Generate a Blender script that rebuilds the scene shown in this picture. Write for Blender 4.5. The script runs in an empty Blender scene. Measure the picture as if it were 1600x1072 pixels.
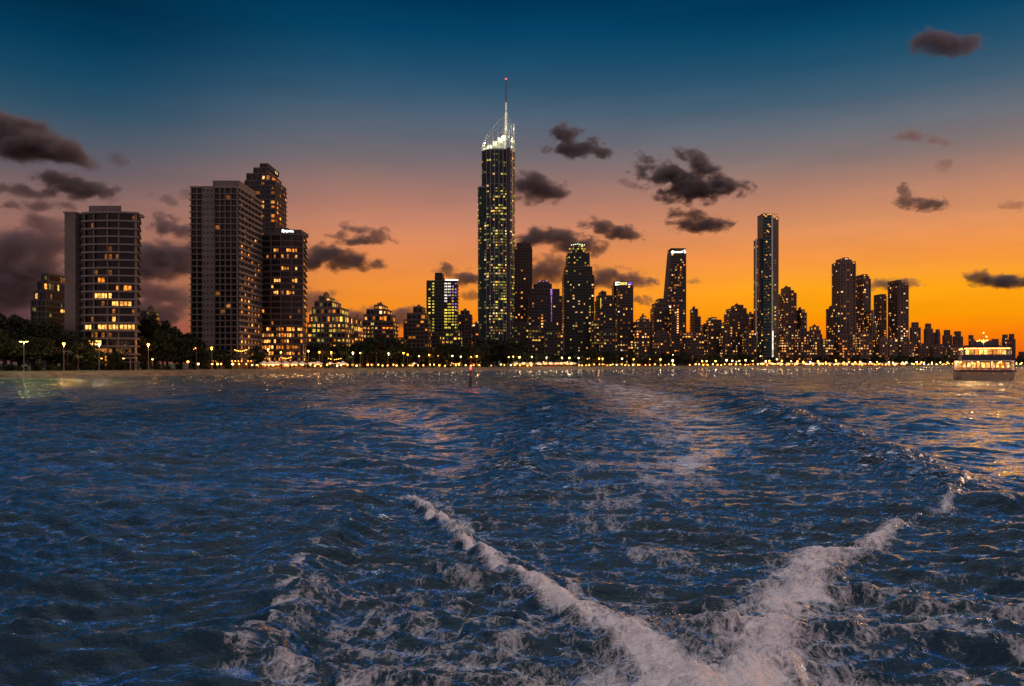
import bpy, math, random
import numpy as np
from mathutils import Vector, Matrix
random.seed(7)
sc = bpy.context.scene
COL = sc.collection
R = math.radians

# ------------------------------------------------------------------ camera
CAM_H, F, HOR = 5.0, 1244.0, 568.0
cam_d = bpy.data.cameras.new('camera')
cam = bpy.data.objects.new('camera', cam_d); COL.objects.link(cam)
cam.location = (0, 0, CAM_H); cam.rotation_euler = (R(90), 0, 0)
cam_d.lens = 28.0; cam_d.sensor_width = 36.0
cam_d.shift_y = 32.0 / 1600.0
cam_d.clip_start = 0.2; cam_d.clip_end = 40000
sc.camera = cam
sc.view_settings.view_transform = 'Standard'
sc.view_settings.look = 'None'
sc.view_settings.exposure = 0.0
sc.view_settings.gamma = 1.0
sc.cycles.volume_max_steps = 96
sc.cycles.max_bounces = 6
sc.cycles.transparent_max_bounces = 12
sc.cycles.sample_clamp_indirect = 4.0
sc.cycles.use_denoising = True

def lin(c):
    out = []
    for v in c[:3]:
        v = v / 255.0
        out.append(v / 12.92 if v <= 0.04045 else ((v + 0.055) / 1.055) ** 2.4)
    return (*out, 1.0)

# ------------------------------------------------------------------ node helpers
class NT:
    def __init__(s, tree):
        s.t = tree; s.n = tree.nodes; s.l = tree.links
    def new(s, typ, **kw):
        n = s.n.new(typ)
        for k, v in kw.items(): setattr(n, k, v)
        return n
    def put(s, sock, v):
        if isinstance(v, bpy.types.NodeSocket): s.l.new(v, sock)
        else: sock.default_value = v
    def math(s, op, a, b=None, c=None, clamp=False):
        n = s.new('ShaderNodeMath', operation=op); n.use_clamp = clamp
        s.put(n.inputs[0], a)
        if b is not None: s.put(n.inputs[1], b)
        if c is not None: s.put(n.inputs[2], c)
        return n.outputs[0]
    def mapr(s, v, a, b, c=0.0, d=1.0, smooth=False):
        n = s.new('ShaderNodeMapRange')
        if smooth: n.interpolation_type = 'SMOOTHSTEP'
        s.put(n.inputs[0], v); n.inputs[1].default_value = a; n.inputs[2].default_value = b
        n.inputs[3].default_value = c; n.inputs[4].default_value = d
        return n.outputs[0]
    def ramp(s, v, stops, interp='LINEAR'):
        n = s.new('ShaderNodeValToRGB'); r = n.color_ramp; r.interpolation = interp
        while len(r.elements) < len(stops): r.elements.new(0.5)
        for e, (p, c) in zip(r.elements, stops):
            e.position = p; e.color = c
        s.put(n.inputs[0], v)
        return n.outputs[0]
    def mix(s, f, a, b, blend='MIX'):
        n = s.new('ShaderNodeMix', data_type='RGBA', blend_type=blend)
        s.put(n.inputs[0], f); s.put(n.inputs[6], a); s.put(n.inputs[7], b)
        return n.outputs[2]
    def noise(s, vec, scale, detail=3.0, rough=0.5, dist=0.0):
        n = s.new('ShaderNodeTexNoise')
        if vec is not None: s.l.new(vec, n.inputs['Vector'])
        n.inputs['Scale'].default_value = scale; n.inputs['Detail'].default_value = detail
        n.inputs['Roughness'].default_value = rough; n.inputs['Distortion'].default_value = dist
        return n.outputs['Fac']
    def mapping(s, vec, loc=(0,0,0), rot=(0,0,0), scale=(1,1,1), typ='POINT'):
        n = s.new('ShaderNodeMapping', vector_type=typ)
        s.l.new(vec, n.inputs[0])
        n.inputs[1].default_value = loc; n.inputs[2].default_value = rot; n.inputs[3].default_value = scale
        return n.outputs[0]

# ------------------------------------------------------------------ world: afterglow sky, its unseen zenith brightened as fill light for the foam
SUN_AZ, SUN_EL = R(60), R(10)
w = bpy.data.worlds.new('World'); sc.world = w; w.use_nodes = True
w.node_tree.nodes.clear()
T = NT(w.node_tree)
tc = T.new('ShaderNodeTexCoord').outputs['Generated']
sep = T.new('ShaderNodeSeparateXYZ'); T.l.new(tc, sep.inputs[0])
dx, dy, dz = sep.outputs
hl = T.math('SQRT', T.math('ADD', T.math('MULTIPLY', dx, dx), T.math('MULTIPLY', dy, dy)))
tan = T.math('DIVIDE', dz, T.math('MAXIMUM', hl, 0.001))
fac = T.math('MULTIPLY', tan, 0.5, clamp=True)
def skystops(rows, ca):
    return [(max(0.0, min(1.0, (HOR - py) / F * ca * 0.5)), lin(c)) for py, c in rows]
center = skystops([(568,(226,84,22)),(525,(246,118,14)),(482,(250,146,32)),(440,(240,144,58)),(400,(228,140,82)),
    (350,(202,134,104)),(300,(164,120,108)),(250,(122,110,113)),(200,(92,103,118)),(150,(58,90,114)),
    (100,(30,78,108)),(50,(6,68,102)),(0,(0,54,88)),(-120,(8,64,98)),(-350,(34,88,128)),(-800,(84,116,150)),(-1320,(222,202,196))], 0.99)
yellow = skystops([(568,(232,88,20)),(530,(250,122,8)),(490,(255,158,6)),(450,(255,166,24)),(400,(246,152,70)),
    (350,(220,146,98)),(300,(184,132,108)),(250,(136,118,114)),(200,(104,110,120)),(150,(66,95,116)),
    (100,(36,82,110)),(50,(10,70,103)),(0,(0,55,88)),(-120,(8,64,98)),(-350,(34,88,128)),(-800,(84,116,150)),(-1320,(222,202,196))], 0.93)
left = skystops([(568,(98,64,68)),(520,(106,70,76)),(470,(116,80,82)),(420,(138,94,86)),(370,(156,108,94)),(320,(142,106,99)),
    (270,(108,96,102)),(220,(78,90,104)),(170,(48,82,104)),(120,(22,70,98)),
    (60,(4,58,88)),(0,(0,44,72)),(-120,(4,56,86)),(-350,(28,80,118)),(-800,(84,116,150)),(-1320,(222,202,196))], 0.88)
back = [(0,lin((150,118,126))),(0.1,lin((198,150,150))),(0.22,lin((176,150,164))),(0.45,lin((118,126,150))),(0.75,lin((222,202,196)))]
cC, cY, cL, cB = (T.ramp(fac, s) for s in (center, yellow, left, back))
az = T.math('ARCTAN2', dx, dy)
sky = T.mix(T.mapr(az, 0.0, 0.38, smooth=True), cC, cY)
sky = T.mix(T.mapr(az, -0.16, -0.50, smooth=True), sky, cL)
sky = T.mix(T.mapr(T.math('ABSOLUTE', az), 1.0, 2.2, smooth=True), sky, cB)
# faint uneven haze low in the sky
nz = T.noise(T.mapping(tc, scale=(2.2, 2.2, 14)), 2.0, 5.0, 0.6)
sky = T.mix(1.0, sky, T.ramp(nz, [(0.3, (0.92, 0.92, 0.94, 1)), (0.7, (1.06, 1.04, 1.03, 1))]), 'MULTIPLY')
bg = T.new('ShaderNodeBackground'); T.l.new(sky, bg.inputs[0]); bg.inputs[1].default_value = 1.0
wo = T.new('ShaderNodeOutputWorld'); T.l.new(bg.outputs[0], wo.inputs[0])

# last glow of the sun from behind the right of the skyline
sd = bpy.data.lights.new('sun', 'SUN'); so = bpy.data.objects.new('sun', sd); COL.objects.link(so)
sd.energy = 0.85; sd.angle = R(25); sd.color = (1.0, 0.47, 0.2)
dv = Vector((math.sin(SUN_AZ) * math.cos(SUN_EL), math.cos(SUN_AZ) * math.cos(SUN_EL), math.sin(SUN_EL)))
so.rotation_euler = dv.to_track_quat('Z', 'Y').to_euler()

# ------------------------------------------------------------------ object helpers
def W(px, py, Y):
    return Vector(((px - 800) / F * Y, Y, CAM_H + (HOR - py) / F * Y))
def G(px, py, z=0.0):            # point of the photo's plane on the water
    Y = (CAM_H - z) * F / (py - HOR)
    return ((px - 800) / F * Y, Y)

def tag(o, label=None, cat=None, group=None, kind=None):
    if label: o['label'] = label
    if cat: o['category'] = cat
    if group: o['group'] = group
    if kind: o['kind'] = kind
    return o
def empty(name, loc, rz=0.0):
    o = bpy.data.objects.new(name, None); COL.objects.link(o)
    o.location = loc; o.rotation_euler = (0, 0, rz); o.empty_display_size = 0.5
    return o
def link(name, me, parent=None, loc=None, kind=None):
    o = bpy.data.objects.new(name, me); COL.objects.link(o)
    if parent: o.parent = parent
    if loc is not None: o.location = loc
    if kind: o['kind'] = kind
    return o

class MB:
    """collects faces with material slots, in one mesh"""
    def __init__(s): s.v = []; s.f = []; s.m = []; s.mats = []
    def mi(s, mat):
        if mat not in s.mats: s.mats.append(mat)
        return s.mats.index(mat)
    def poly(s, pts, mat):
        b = len(s.v); s.v += [tuple(p) for p in pts]; s.f.append(tuple(range(b, b + len(pts)))); s.m.append(s.mi(mat))
    def box(s, c, d, mat, rz=0.0):
        cx, cy, cz = c; hx, hy, hz = d[0]/2, d[1]/2, d[2]/2
        ca, sa = math.cos(rz), math.sin(rz); b = len(s.v)
        for z in (-hz, hz):
            for x, y in ((-hx,-hy),(hx,-hy),(hx,hy),(-hx,hy)):
                s.v.append((cx + x*ca - y*sa, cy + x*sa + y*ca, cz + z))
        k = s.mi(mat)
        for q in ((3,2,1,0),(4,5,6,7),(0,1,5,4),(1,2,6,5),(2,3,7,6),(3,0,4,7)):
            s.f.append(tuple(b+i for i in q)); s.m.append(k)
    def prism(s, pts, z0, z1, mat):
        n = len(pts); b = len(s.v)
        s.v += [(x, y, z0) for x, y in pts] + [(x, y, z1) for x, y in pts]; k = s.mi(mat)
        for i in range(n):
            j = (i+1) % n; s.f.append((b+i, b+j, b+n+j, b+n+i)); s.m.append(k)
        s.f.append(tuple(b+n+i for i in range(n))); s.m.append(k)
        s.f.append(tuple(b+n-1-i for i in range(n))); s.m.append(k)
    def loft(s, rings, mat, cap=True):
        n = len(rings[0]); b = len(s.v); k = s.mi(mat)
        for r in rings: s.v += [tuple(p) for p in r]
        for a in range(len(rings)-1):
            for i in range(n):
                j = (i+1) % n
                s.f.append((b+a*n+i, b+a*n+j, b+(a+1)*n+j, b+(a+1)*n+i)); s.m.append(k)
        if cap:
            s.f.append(tuple(b+n-1-i for i in range(n))); s.m.append(k)
            t = b+(len(rings)-1)*n; s.f.append(tuple(t+i for i in range(n))); s.m.append(k)
    def tube(s, pts, rad, mat, n=8):
        rings = []
        pts = [Vector(p) for p in pts]
        for i, p in enumerate(pts):
            d = (pts[min(i+1, len(pts)-1)] - pts[max(i-1, 0)]).normalized()
            u = d.cross(Vector((0, 1, 0)) if abs(d.y) < 0.9 else Vector((1, 0, 0))).normalized(); v = d.cross(u)
            r = rad[i] if isinstance(rad, (list, tuple)) else rad
            rings.append([p + r*(math.cos(a)*u + math.sin(a)*v) for a in [2*math.pi*q/n for q in range(n)]])
        s.loft(rings, mat)
    def lathe(s, c, prof, mat, n=12):
        s.loft([[(c[0]+r*math.cos(a), c[1]+r*math.sin(a), c[2]+z) for a in [2*math.pi*q/n for q in range(n)]] for r, z in prof], mat)
    def mesh(s, name, smooth=False):
        me = bpy.data.meshes.new(name); me.from_pydata(s.v, [], s.f)
        for m in s.mats: me.materials.append(m)
        me.polygons.foreach_set('material_index', s.m)
        if smooth: me.polygons.foreach_set('use_smooth', [True]*len(s.f))
        me.update(); return me
    def build(s, name, parent=None, kind=None, smooth=False):
        return link(name, s.mesh(name, smooth), parent, kind=kind)

# ------------------------------------------------------------------ materials
def newmat(name):
    m = bpy.data.materials.new(name); m.use_nodes = True; m.node_tree.nodes.clear(); return m, NT(m.node_tree)
def pbr(name, col, rough=0.7, metal=0.0, var=0.25, vscale=0.3, spec=0.5, bump=0.0, bscale=2.0):
    m, t = newmat(name)
    b = t.new('ShaderNodeBsdfPrincipled')
    pos = t.new('ShaderNodeNewGeometry').outputs['Position']
    n = t.noise(pos, vscale, 4.0, 0.6)
    c = (*col[:3], 1)
    lo = tuple(x*(1-var) for x in col[:3]) + (1,); hi = tuple(min(1, x*(1+var)) for x in col[:3]) + (1,)
    t.l.new(t.ramp(n, [(0.3, lo), (0.7, hi)]), b.inputs['Base Color'])
    b.inputs['Roughness'].default_value = rough; b.inputs['Metallic'].default_value = metal
    b.inputs['Specular IOR Level'].default_value = spec
    if bump:
        bn = t.new('ShaderNodeBump'); bn.inputs['Strength'].default_value = bump
        t.l.new(t.noise(pos, bscale, 4.0), bn.inputs['Height']); t.l.new(bn.outputs[0], b.inputs['Normal'])
    o = t.new('ShaderNodeOutputMaterial'); t.l.new(b.outputs[0], o.inputs[0])
    return m
def glow(name, col, strength, sample=False, vary=True, scale=0.9):
    m, t = newmat(name)
    e = t.new('ShaderNodeEmission'); e.inputs[0].default_value = (*col, 1)
    if vary:
        pos = t.new('ShaderNodeNewGeometry').outputs['Position']
        n = t.noise(pos, scale, 2.0, 0.6); n2 = t.noise(pos, 0.12, 1.0)
        t.l.new(t.math('MULTIPLY', t.mapr(n, 0.38, 0.62, 0.35*strength, 1.5*strength), t.mapr(n2, 0.35, 0.65, 0.5, 1.3)), e.inputs[1])
    else: e.inputs[1].default_value = strength
    o = t.new('ShaderNodeOutputMaterial'); t.l.new(e.outputs[0], o.inputs[0])
    m.cycles.emission_sampling = 'AUTO' if sample else 'NONE'
    return m
M = dict(
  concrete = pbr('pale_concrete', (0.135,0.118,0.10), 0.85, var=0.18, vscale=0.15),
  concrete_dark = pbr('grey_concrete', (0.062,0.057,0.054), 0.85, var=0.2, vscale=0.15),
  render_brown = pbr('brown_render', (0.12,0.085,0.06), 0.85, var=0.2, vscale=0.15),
  hazed_brown_render = pbr('hazed_brown_render', (0.24,0.155,0.105), 0.85, var=0.2, vscale=0.1),  # brown render with warm distance haze put into its colour
  render_tan = pbr('tan_render', (0.16,0.12,0.08), 0.85, var=0.2, vscale=0.15),
  blue_glass = pbr('blue_curtain_wall', (0.012,0.045,0.036), 0.3, var=0.4, vscale=0.08, spec=0.2),
  green_glass = pbr('green_curtain_wall', (0.022,0.05,0.028), 0.3, var=0.4, vscale=0.08, spec=0.2),
  dark_glass = pbr('dark_window_glass', (0.012,0.013,0.015), 0.2, var=0.4, vscale=0.3, spec=0.25),
  slab = pbr('balcony_slab', (0.185,0.155,0.13), 0.8, var=0.12, vscale=0.2),
  slab_dark = pbr('weathered_slab', (0.12,0.105,0.09), 0.8, var=0.2, vscale=0.2),
  metal = pbr('grey_metal', (0.25,0.26,0.27), 0.4, 0.8, var=0.1),
  white_metal = pbr('white_painted_metal', (0.62,0.62,0.60), 0.45, 0.0, var=0.06),
  dark_metal = pbr('dark_painted_metal', (0.03,0.03,0.035), 0.5, 0.2, var=0.2),
  red_paint = pbr('red_paint', (0.35,0.03,0.03), 0.5, var=0.2, vscale=2),
  bark = pbr('bark', (0.07,0.05,0.035), 0.9, var=0.3, vscale=2),
  roof = pbr('roof_membrane', (0.12,0.12,0.12), 0.9, var=0.2),
  canvas = pbr('white_canvas', (0.75,0.73,0.68), 0.8, var=0.05),
  hull = pbr('lamplit_hull_paint', (0.34,0.24,0.13), 0.4, var=0.12, vscale=0.5),  # warm gold of the ferry's lights is put into the hull colour
  hull_dark = pbr('dark_hull_paint', (0.03,0.03,0.05), 0.45, var=0.2),
  wood = pbr('varnished_timber', (0.20,0.09,0.04), 0.5, var=0.2, vscale=3),
)
E = dict(
  amber = glow('amber_room_light', (1.0,0.27,0.03), 1.4),
  warm = glow('warm_room_light', (1.0,0.42,0.08), 1.6),
  dim = glow('dim_room_light', (1.0,0.32,0.06), 0.38),
  pale = glow('pale_room_light', (1.0,0.62,0.26), 1.5),
  green = glow('greenish_room_light', (0.98,0.76,0.09), 1.1),
  greend = glow('dim_greenish_light', (0.62,0.58,0.13), 0.36),
  white = glow('white_room_light', (1.0,0.9,0.75), 1.5),
  purple = glow('violet_room_light', (0.75,0.3,1.0), 1.0),
  bright = glow('bright_room_light', (1.0,0.45,0.10), 2.6),
  sign = glow('white_sign_light', (1.0,0.97,0.95), 3.0, vary=False),
  sign_y = glow('yellow_sign_light', (1.0,0.80,0.20), 1.0, vary=False),
  sign_p = glow('violet_sign_light', (0.35,0.12,0.8), 0.7, vary=False),
  crown = glow('crown_light', (0.95,1.0,0.55), 1.8, vary=False, sample=True),
  red = glow('red_lamp', (1.0,0.03,0.03), 10.0, vary=False, sample=True),
  sodium = glow('sodium_lamp', (1.0,0.30,0.030), 26.0, vary=False, sample=True),
  ledlamp = glow('pale_lamp', (1.0,0.55,0.16), 22.0, vary=False, sample=True),
  greenlamp = glow('yellow_green_lamp', (0.9,0.75,0.12), 26.0, vary=False, sample=True),
  lowlamp = glow('low_lamp', (1.0,0.36,0.06), 14.0, vary=False, sample=True),
  bulb = glow('festoon_bulb', (1.0,0.34,0.05), 15.0, vary=False, sample=True),
)

# ------------------------------------------------------------------ shoreline and land
SH = [(-700,596),(-300,594.5),(0,592),(150,589.7),(300,586.6),(380,585),(480,583.2),(600,581.2),(740,579.4),(900,577.6),(1050,576.6),(1200,575.9),(1350,575.0),(1500,574.2),(1700,573.6),(2300,573.0)]
_sx = np.array([p[0] for p in SH], float); _sy = np.array([p[1] for p in SH], float)
def shoreY(px):
    py = float(np.interp(px, _sx, _sy)); return CAM_H * F / (py - HOR)
GZ = 2.3
def build_land():
    cols = np.arange(-700, 2301, 6.0)
    prof = [(-14,-1.6),(-3,-0.35),(0,0.02),(2.5,0.45),(5,1.0),(9,1.6),(12,2.0),(14,2.26),(16,GZ),(60,GZ),(250,GZ+0.3),(1200,GZ+1),(9000,GZ+1)]
    rng = np.random.default_rng(3)
    wob = np.convolve(rng.normal(0, 1, len(cols)+30), np.ones(9)/9, 'same')[15:15+len(cols)]
    V = []; 
    for i, c in enumerate(cols):
        Y0 = shoreY(c) + wob[i]*3.0
        for d, z in prof:
            Y = Y0 + d
            V.append(((c-800)/F*Y, Y, z + (0.25*wob[i] if 2 < d < 14 else 0)))
    n = len(prof); Fc = []; mi = []
    for i in range(len(cols)-1):
        for j in range(n-1):
            a = i*n+j; Fc.append((a, a+n, a+n+1, a+1)); mi.append(0 if j < 6 else 1)
    return V, Fc, mi
m_sand, t = newmat('shore_sand')
pos = t.new('ShaderNodeNewGeometry').outputs['Position']
b = t.new('ShaderNodeBsdfPrincipled'); b.inputs['Roughness'].default_value = 0.9
t.l.new(t.ramp(t.noise(pos, 0.35, 5.0, 0.65), [(0.35, (0.05,0.042,0.03,1)), (0.65, (0.22,0.17,0.11,1))]), b.inputs['Base Color'])
o = t.new('ShaderNodeOutputMaterial'); t.l.new(b.outputs[0], o.inputs[0])
m_grass, t = newmat('park_grass')
pos = t.new('ShaderNodeNewGeometry').outputs['Position']
b = t.new('ShaderNodeBsdfPrincipled'); b.inputs['Roughness'].default_value = 0.9
t.l.new(t.ramp(t.noise(pos, 0.2, 5.0, 0.65), [(0.4, (0.04,0.06,0.02,1)), (0.7, (0.10,0.12,0.035,1))]), b.inputs['Base Color'])
o = t.new('ShaderNodeOutputMaterial'); t.l.new(b.outputs[0], o.inputs[0])
V, Fc, mi = build_land()
mb = bpy.data.meshes.new('beach'); mb.from_pydata(V, [], [f for f, k in zip(Fc, mi) if k == 0]); mb.materials.append(m_sand)
tag(link('beach', mb), kind='structure')
mb = bpy.data.meshes.new('ground'); mb.from_pydata(V, [], [f for f, k in zip(Fc, mi) if k == 1]); mb.materials.append(m_grass)
tag(link('ground', mb), kind='structure')
# concrete promenade along the top of the bank
pm = MB()
cc = list(np.arange(-300, 1900, 8.0))
for a, c in zip(cc[:-1], cc[1:]):
    q = []
    for px, d in ((a,17.5),(c,17.5),(c,21.5),(a,21.5)):
        Y = shoreY(px)+d; q.append(((px-800)/F*Y, Y))
    pm.poly([(x, y, GZ+0.03) for x, y in q], M['slab'])
    pm.poly([(q[0][0],q[0][1],GZ-0.3),(q[1][0],q[1][1],GZ-0.3),(q[1][0],q[1][1],GZ+0.03),(q[0][0],q[0][1],GZ+0.03)], M['slab'])
tag(pm.build('promenade_path'), kind='structure')

# ------------------------------------------------------------------ water
def vnoise(x, y, seed):
    xi = np.floor(x).astype(np.int64); yi = np.floor(y).astype(np.int64)
    xf = x-xi; yf = y-yi
    u = xf*xf*xf*(xf*(xf*6-15)+10); v = yf*yf*yf*(yf*(yf*6-15)+10)
    def h(a, b):
        k = (a*374761393 + b*668265263 + seed*1274126177) & 0xffffffff
        k = ((k ^ (k >> 13)) * 1274126177) & 0xffffffff
        k = k ^ (k >> 16)
        return (k & 0xffff) / 32767.5 - 1.0
    a = h(xi, yi); b = h(xi+1, yi); c = h(xi, yi+1); d = h(xi+1, yi+1)
    return (a*(1-u)+b*u)*(1-v) + (c*(1-u)+d*u)*v
def fbm(x, y, seed, octv=4, g=0.5):
    s = 0; a = 1; t_ = 0
    for k in range(octv):
        s = s + a*vnoise(x, y, seed+k*17); t_ += a; a *= g; x = x*2.03+11.3; y = y*2.03-7.1
    return s/t_
def sstep(a, b, x):
    t_ = np.clip((x-a)/(b-a), 0, 1); return t_*t_*(3-2*t_)
def seg_dist(x, y, pts, wid=None):
    """signed distance to a polyline, parameter along it (0..1)"""
    best = np.full(x.shape, 1e9); par = np.zeros(x.shape); sg = np.zeros(x.shape)
    L = [0]
    for p, q in zip(pts[:-1], pts[1:]): L.append(L[-1] + math.hypot(q[0]-p[0], q[1]-p[1]))
    for i, (p, q) in enumerate(zip(pts[:-1], pts[1:])):
        dx_, dy_ = q[0]-p[0], q[1]-p[1]; l2 = dx_*dx_+dy_*dy_
        t_ = np.clip(((x-p[0])*dx_+(y-p[1])*dy_)/l2, 0, 1)
        d = np.hypot(x-(p[0]+t_*dx_), y-(p[1]+t_*dy_))
        k = d < best
        best = np.where(k, d, best); par = np.where(k, (L[i]+t_*math.sqrt(l2))/L[-1], par)
        sg = np.where(k, np.sign((x-p[0])*dy_-(y-p[1])*dx_), sg)
    return best, par, sg     # sg > 0: right of the direction of travel
def PL(*pp): return [G(a, b) for a, b in pp]
L1 = PL((1120,1180),(1060,1095),(1000,1050),(900,988),(830,940),(760,893),(700,848),(652,806),(622,780))
R1 = PL((1100,1180),(1150,1100),(1185,1040),(1225,965),(1285,905),(1390,858),(1455,815),(1500,780),(1530,755))
L2 = PL((330,1160),(372,1080),(410,1020),(455,955),(500,890),(538,838),(555,800),(565,775))
XX = dict(L1=L1, R1=R1, L2=L2)
# older diverging crests farther off (pixel paths on the photo, turned into water positions)
CR = [PL((420,682),(520,690),(620,703),(700,728),(735,750)), PL((470,660),(580,668),(680,684),(735,706)), PL((540,642),(640,648),(730,664)),
      PL((560,730),(620,742),(690,765)), PL((390,700),(500,722),(600,752)),
      PL((1170,640),(1260,672),(1370,705),(1460,742),(1510,775)), PL((1600,655),(1480,664),(1380,684)), PL((1700,690),(1560,700),(1440,722)),
      PL((1750,735),(1620,742),(1530,765)), PL((1650,630),(1500,634),(1340,648)), PL((1010,712),(1090,722),(1190,716),(1260,724)), PL((900,760),(1000,790),(1060,830)),
      PL((1150,790),(1230,800),(1330,792),(1420,770)), PL((860,690),(960,700),(1040,695)), PL((1130,745),(1210,752),(1290,745))]
BIG = [(PL((1085,598),(1155,632),(1255,680),(1390,735),(1490,785)), .34, .030), (PL((850,592),(868,622),(856,668),(820,725),(800,775)), .26, .030),
       (PL((700,610),(720,650),(728,700),(700,752)), .22, .028), (PL((1180,600),(1300,630),(1450,670),(1640,720)), .26, .026), (PL((480,640),(560,690),(600,745)), .2, .026)]
def water_fields(x, y):
    n = x.shape
    h = np.zeros(n); foam = np.zeros(n)
    r = np.hypot(x, y)
    # ---- calm / rough modulation (slick patches reflect the low pink sky, rough ones the blue)
    slick = np.zeros(n)
    for pts, wd, amt in ((PL((880,592),(960,608),(1020,628),(1075,660),(1090,700),(1060,745)), 0.10, 0.7),
                         (PL((560,640),(660,665),(700,700),(690,745)), 0.09, 0.7),
                         (PL((1650,640),(1500,660),(1560,720),(1640,760)), 0.14, 0.8),
                         (PL((1180,600),(1350,612),(1600,625)), 0.12, 0.5),
                         (PL((1200,790),(1260,800)), 0.05, 0.7)):
        d, p, s = seg_dist(x, y, pts); slick = np.maximum(slick, amt*np.exp(-(d/(wd*r*0.7))**2))
    slick = np.clip(slick*1.25, 0, 1)
    # long thin calm / ruffled streaks
    st_ = fbm(x*0.05+0.3, y*0.16, 161, 4, 0.55); slick = np.maximum(slick, 0.55*sstep(0.12, 0.5, st_))
    rough = np.zeros(n)
    for pts, wd, amt in ((PL((840,590),(860,620),(850,665),(815,720),(790,780)), 0.075, 1.0),
                         (PL((1090,596),(1160,630),(1260,680),(1400,735),(1500,790)), 0.065, 1.0),
                         (PL((0,640),(200,660),(330,640)), 0.14, 0.5)):
        d, p, s = seg_dist(x, y, pts); rough = np.maximum(rough, amt*np.exp(-(d/(wd*r*0.7))**2))
    # ---- wind chop
    rng = np.random.default_rng(11)
    wx = x + 1.6*fbm(x*0.07, y*0.07, 5, 2); wy = y + 1.2*fbm(x*0.09+9, y*0.09, 7, 2)
    amp = (1.0 - 0.62*slick + 0.55*rough) * (0.92 + 0.22*fbm(x*0.05, y*0.03, 31, 3))
    spacing = np.where(y < 70, 0.0042*y, 0.006*y)
    for k in range(96):
        lam = 0.22 * (24 ** (k/95.0)) * rng.uniform(0.9, 1.1)
        th = rng.normal(0.12, 0.30 if lam < 0.9 else 0.21) + (math.pi if rng.random() < 0.3 else 0)
        kx, ky = math.sin(th)*2*math.pi/lam, math.cos(th)*2*math.pi/lam
        a = 0.0140 * lam**0.74 * (0.7 if lam > 3.2 else 1.0)
        ph = rng.uniform(0, 6.28)
        fade = sstep(1.8, 3.6, lam/spacing)
        s = np.sin(kx*wx + ky*wy + ph)
        h += amp * fade * a * (s + 0.45*s*s)
    # ---- broad wake waves running away from the boat: long slopes that shade the water in bands
    for i, (pts, ht, wk) in enumerate(BIG):
        d, p, s = seg_dist(x+0.02*r*fbm(x*.1, y*.1, 151+i, 2), y, pts); w_ = wk*r+0.5
        env = np.sin(np.pi*np.clip(p, 0.03, 0.97))**0.5
        h += 1.15*ht*env*np.exp(-(d/w_)**2)*(0.8+0.4*fbm(x*0.15, y*0.15, 155+i, 2))
    # ---- older crests
    for i, pts in enumerate(CR):
        d, p, s = seg_dist(x, y, pts)
        w_ = 0.55 + 0.012*r
        env = np.sin(np.pi*np.clip(p, 0.02, 0.98))**0.5
        sd_ = d*s
        h += (0.12+0.0034*np.minimum(r, 90)) * env * np.exp(-(d/w_)**2) * (0.8+0.5*fbm(x*0.5, y*0.5, 40+i, 2)) - 0.03*env*np.exp(-((sd_-1.6*w_)/w_)**2)
        foam = np.maximum(foam, 0.26*env*np.exp(-(d/(w_*0.5))**2)*sstep(0.1, 0.6, fbm(x*1.2, y*1.2, 60+i, 3)))
    # ---- left feather crest (glassy back on its left, broken water on its right)
    wigx = 0.35*fbm(x*0.8, y*0.8, 81, 3); wigy = 0.35*fbm(x*0.8+5, y*0.8, 82, 3)
    d, p, s = seg_dist(x+wigx, y+wigy, L2); sd_ = d*s
    e2 = sstep(0, 0.12, p)*sstep(1.0, 0.8, p)
    h += e2*0.46*np.where(sd_ < 0, np.exp(-(d/1.7)**2), np.exp(-(d/0.7)**2)) * (0.85+0.3*fbm(x*0.6, y*0.6, 83, 2))
    dL1, pL1, sL1 = seg_dist(x+wigx*0.8, y+wigy*0.8, L1)
    dR1, pR1, sR1 = seg_dist(x+wigx*1.2, y+wigy*1.2, R1)
    right_of_L2 = (s > 0); left_of_L1 = (sL1 < 0)
    near = sstep(34, 18, y)
    patch = np.where(right_of_L2 & left_of_L1, 1.0, 0.0)*sstep(0.0, 0.5, d)*near
    # ---- churned water heights
    turb = fbm(x*1.6, y*1.1, 90, 5, 0.55)
    h += patch*0.13*turb + patch*0.06*fbm(x*4.5, y*4, 95, 4, 0.6)
    lace = 1-np.abs(fbm(x*2.1+0.4*turb, y*1.9, 97, 5, 0.62))*4.2
    lace2 = 1-np.abs(fbm(x*5.4, y*4.4, 99, 4, 0.62))*4.0
    foam = np.maximum(foam, patch*np.clip(0.20 + 1.0*fbm(x*2.6+turb, y*3.8, 92, 5, 0.62) + 0.25*turb + 0.14*lace2 + 0.22*sstep(17, 10, y), 0, 1)*sstep(26, 13, y)*0.44)
    edge = np.exp(-(d/0.25)**2)*e2*sstep(24, 15, y)
    foam = np.maximum(foam, 0.55*edge*sstep(-0.3, 0.5, fbm(x*3, y*3, 101, 3)))
    # ---- left foam ridge
    wl = 0.17 + 0.36*sstep(0.5, 0.0, pL1)
    eL = sstep(1.0, 0.86, pL1)
    lump = 0.55+1.1*np.abs(fbm(x*3.6, y*3.6, 110, 5, 0.6))+0.5*fbm(x*0.9, y*0.9, 111, 2)
    h += eL*0.24*np.exp(-(dL1/(wl*1.5))**2)*(0.8+0.7*fbm(x*2.4, y*2.4, 112, 3)+0.22*fbm(x*8, y*8, 114, 3))
    foam = np.maximum(foam, eL*np.clip(1.25*np.exp(-(dL1/wl)**2)*(0.55+0.45*sstep(0.9, 0.3, pL1))*lump, 0, 1))
    # thin streaks trailing off the inner side of the left ridge
    inner = np.where(sL1 > 0, 1.0, 0.0)*np.exp(-(dL1/1.6)**2)*eL
    foam = np.maximum(foam, inner*0.5*sstep(-0.05, 0.5, fbm(x*3.2+y*1.2, y*1.0, 113, 4, 0.6)))
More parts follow.
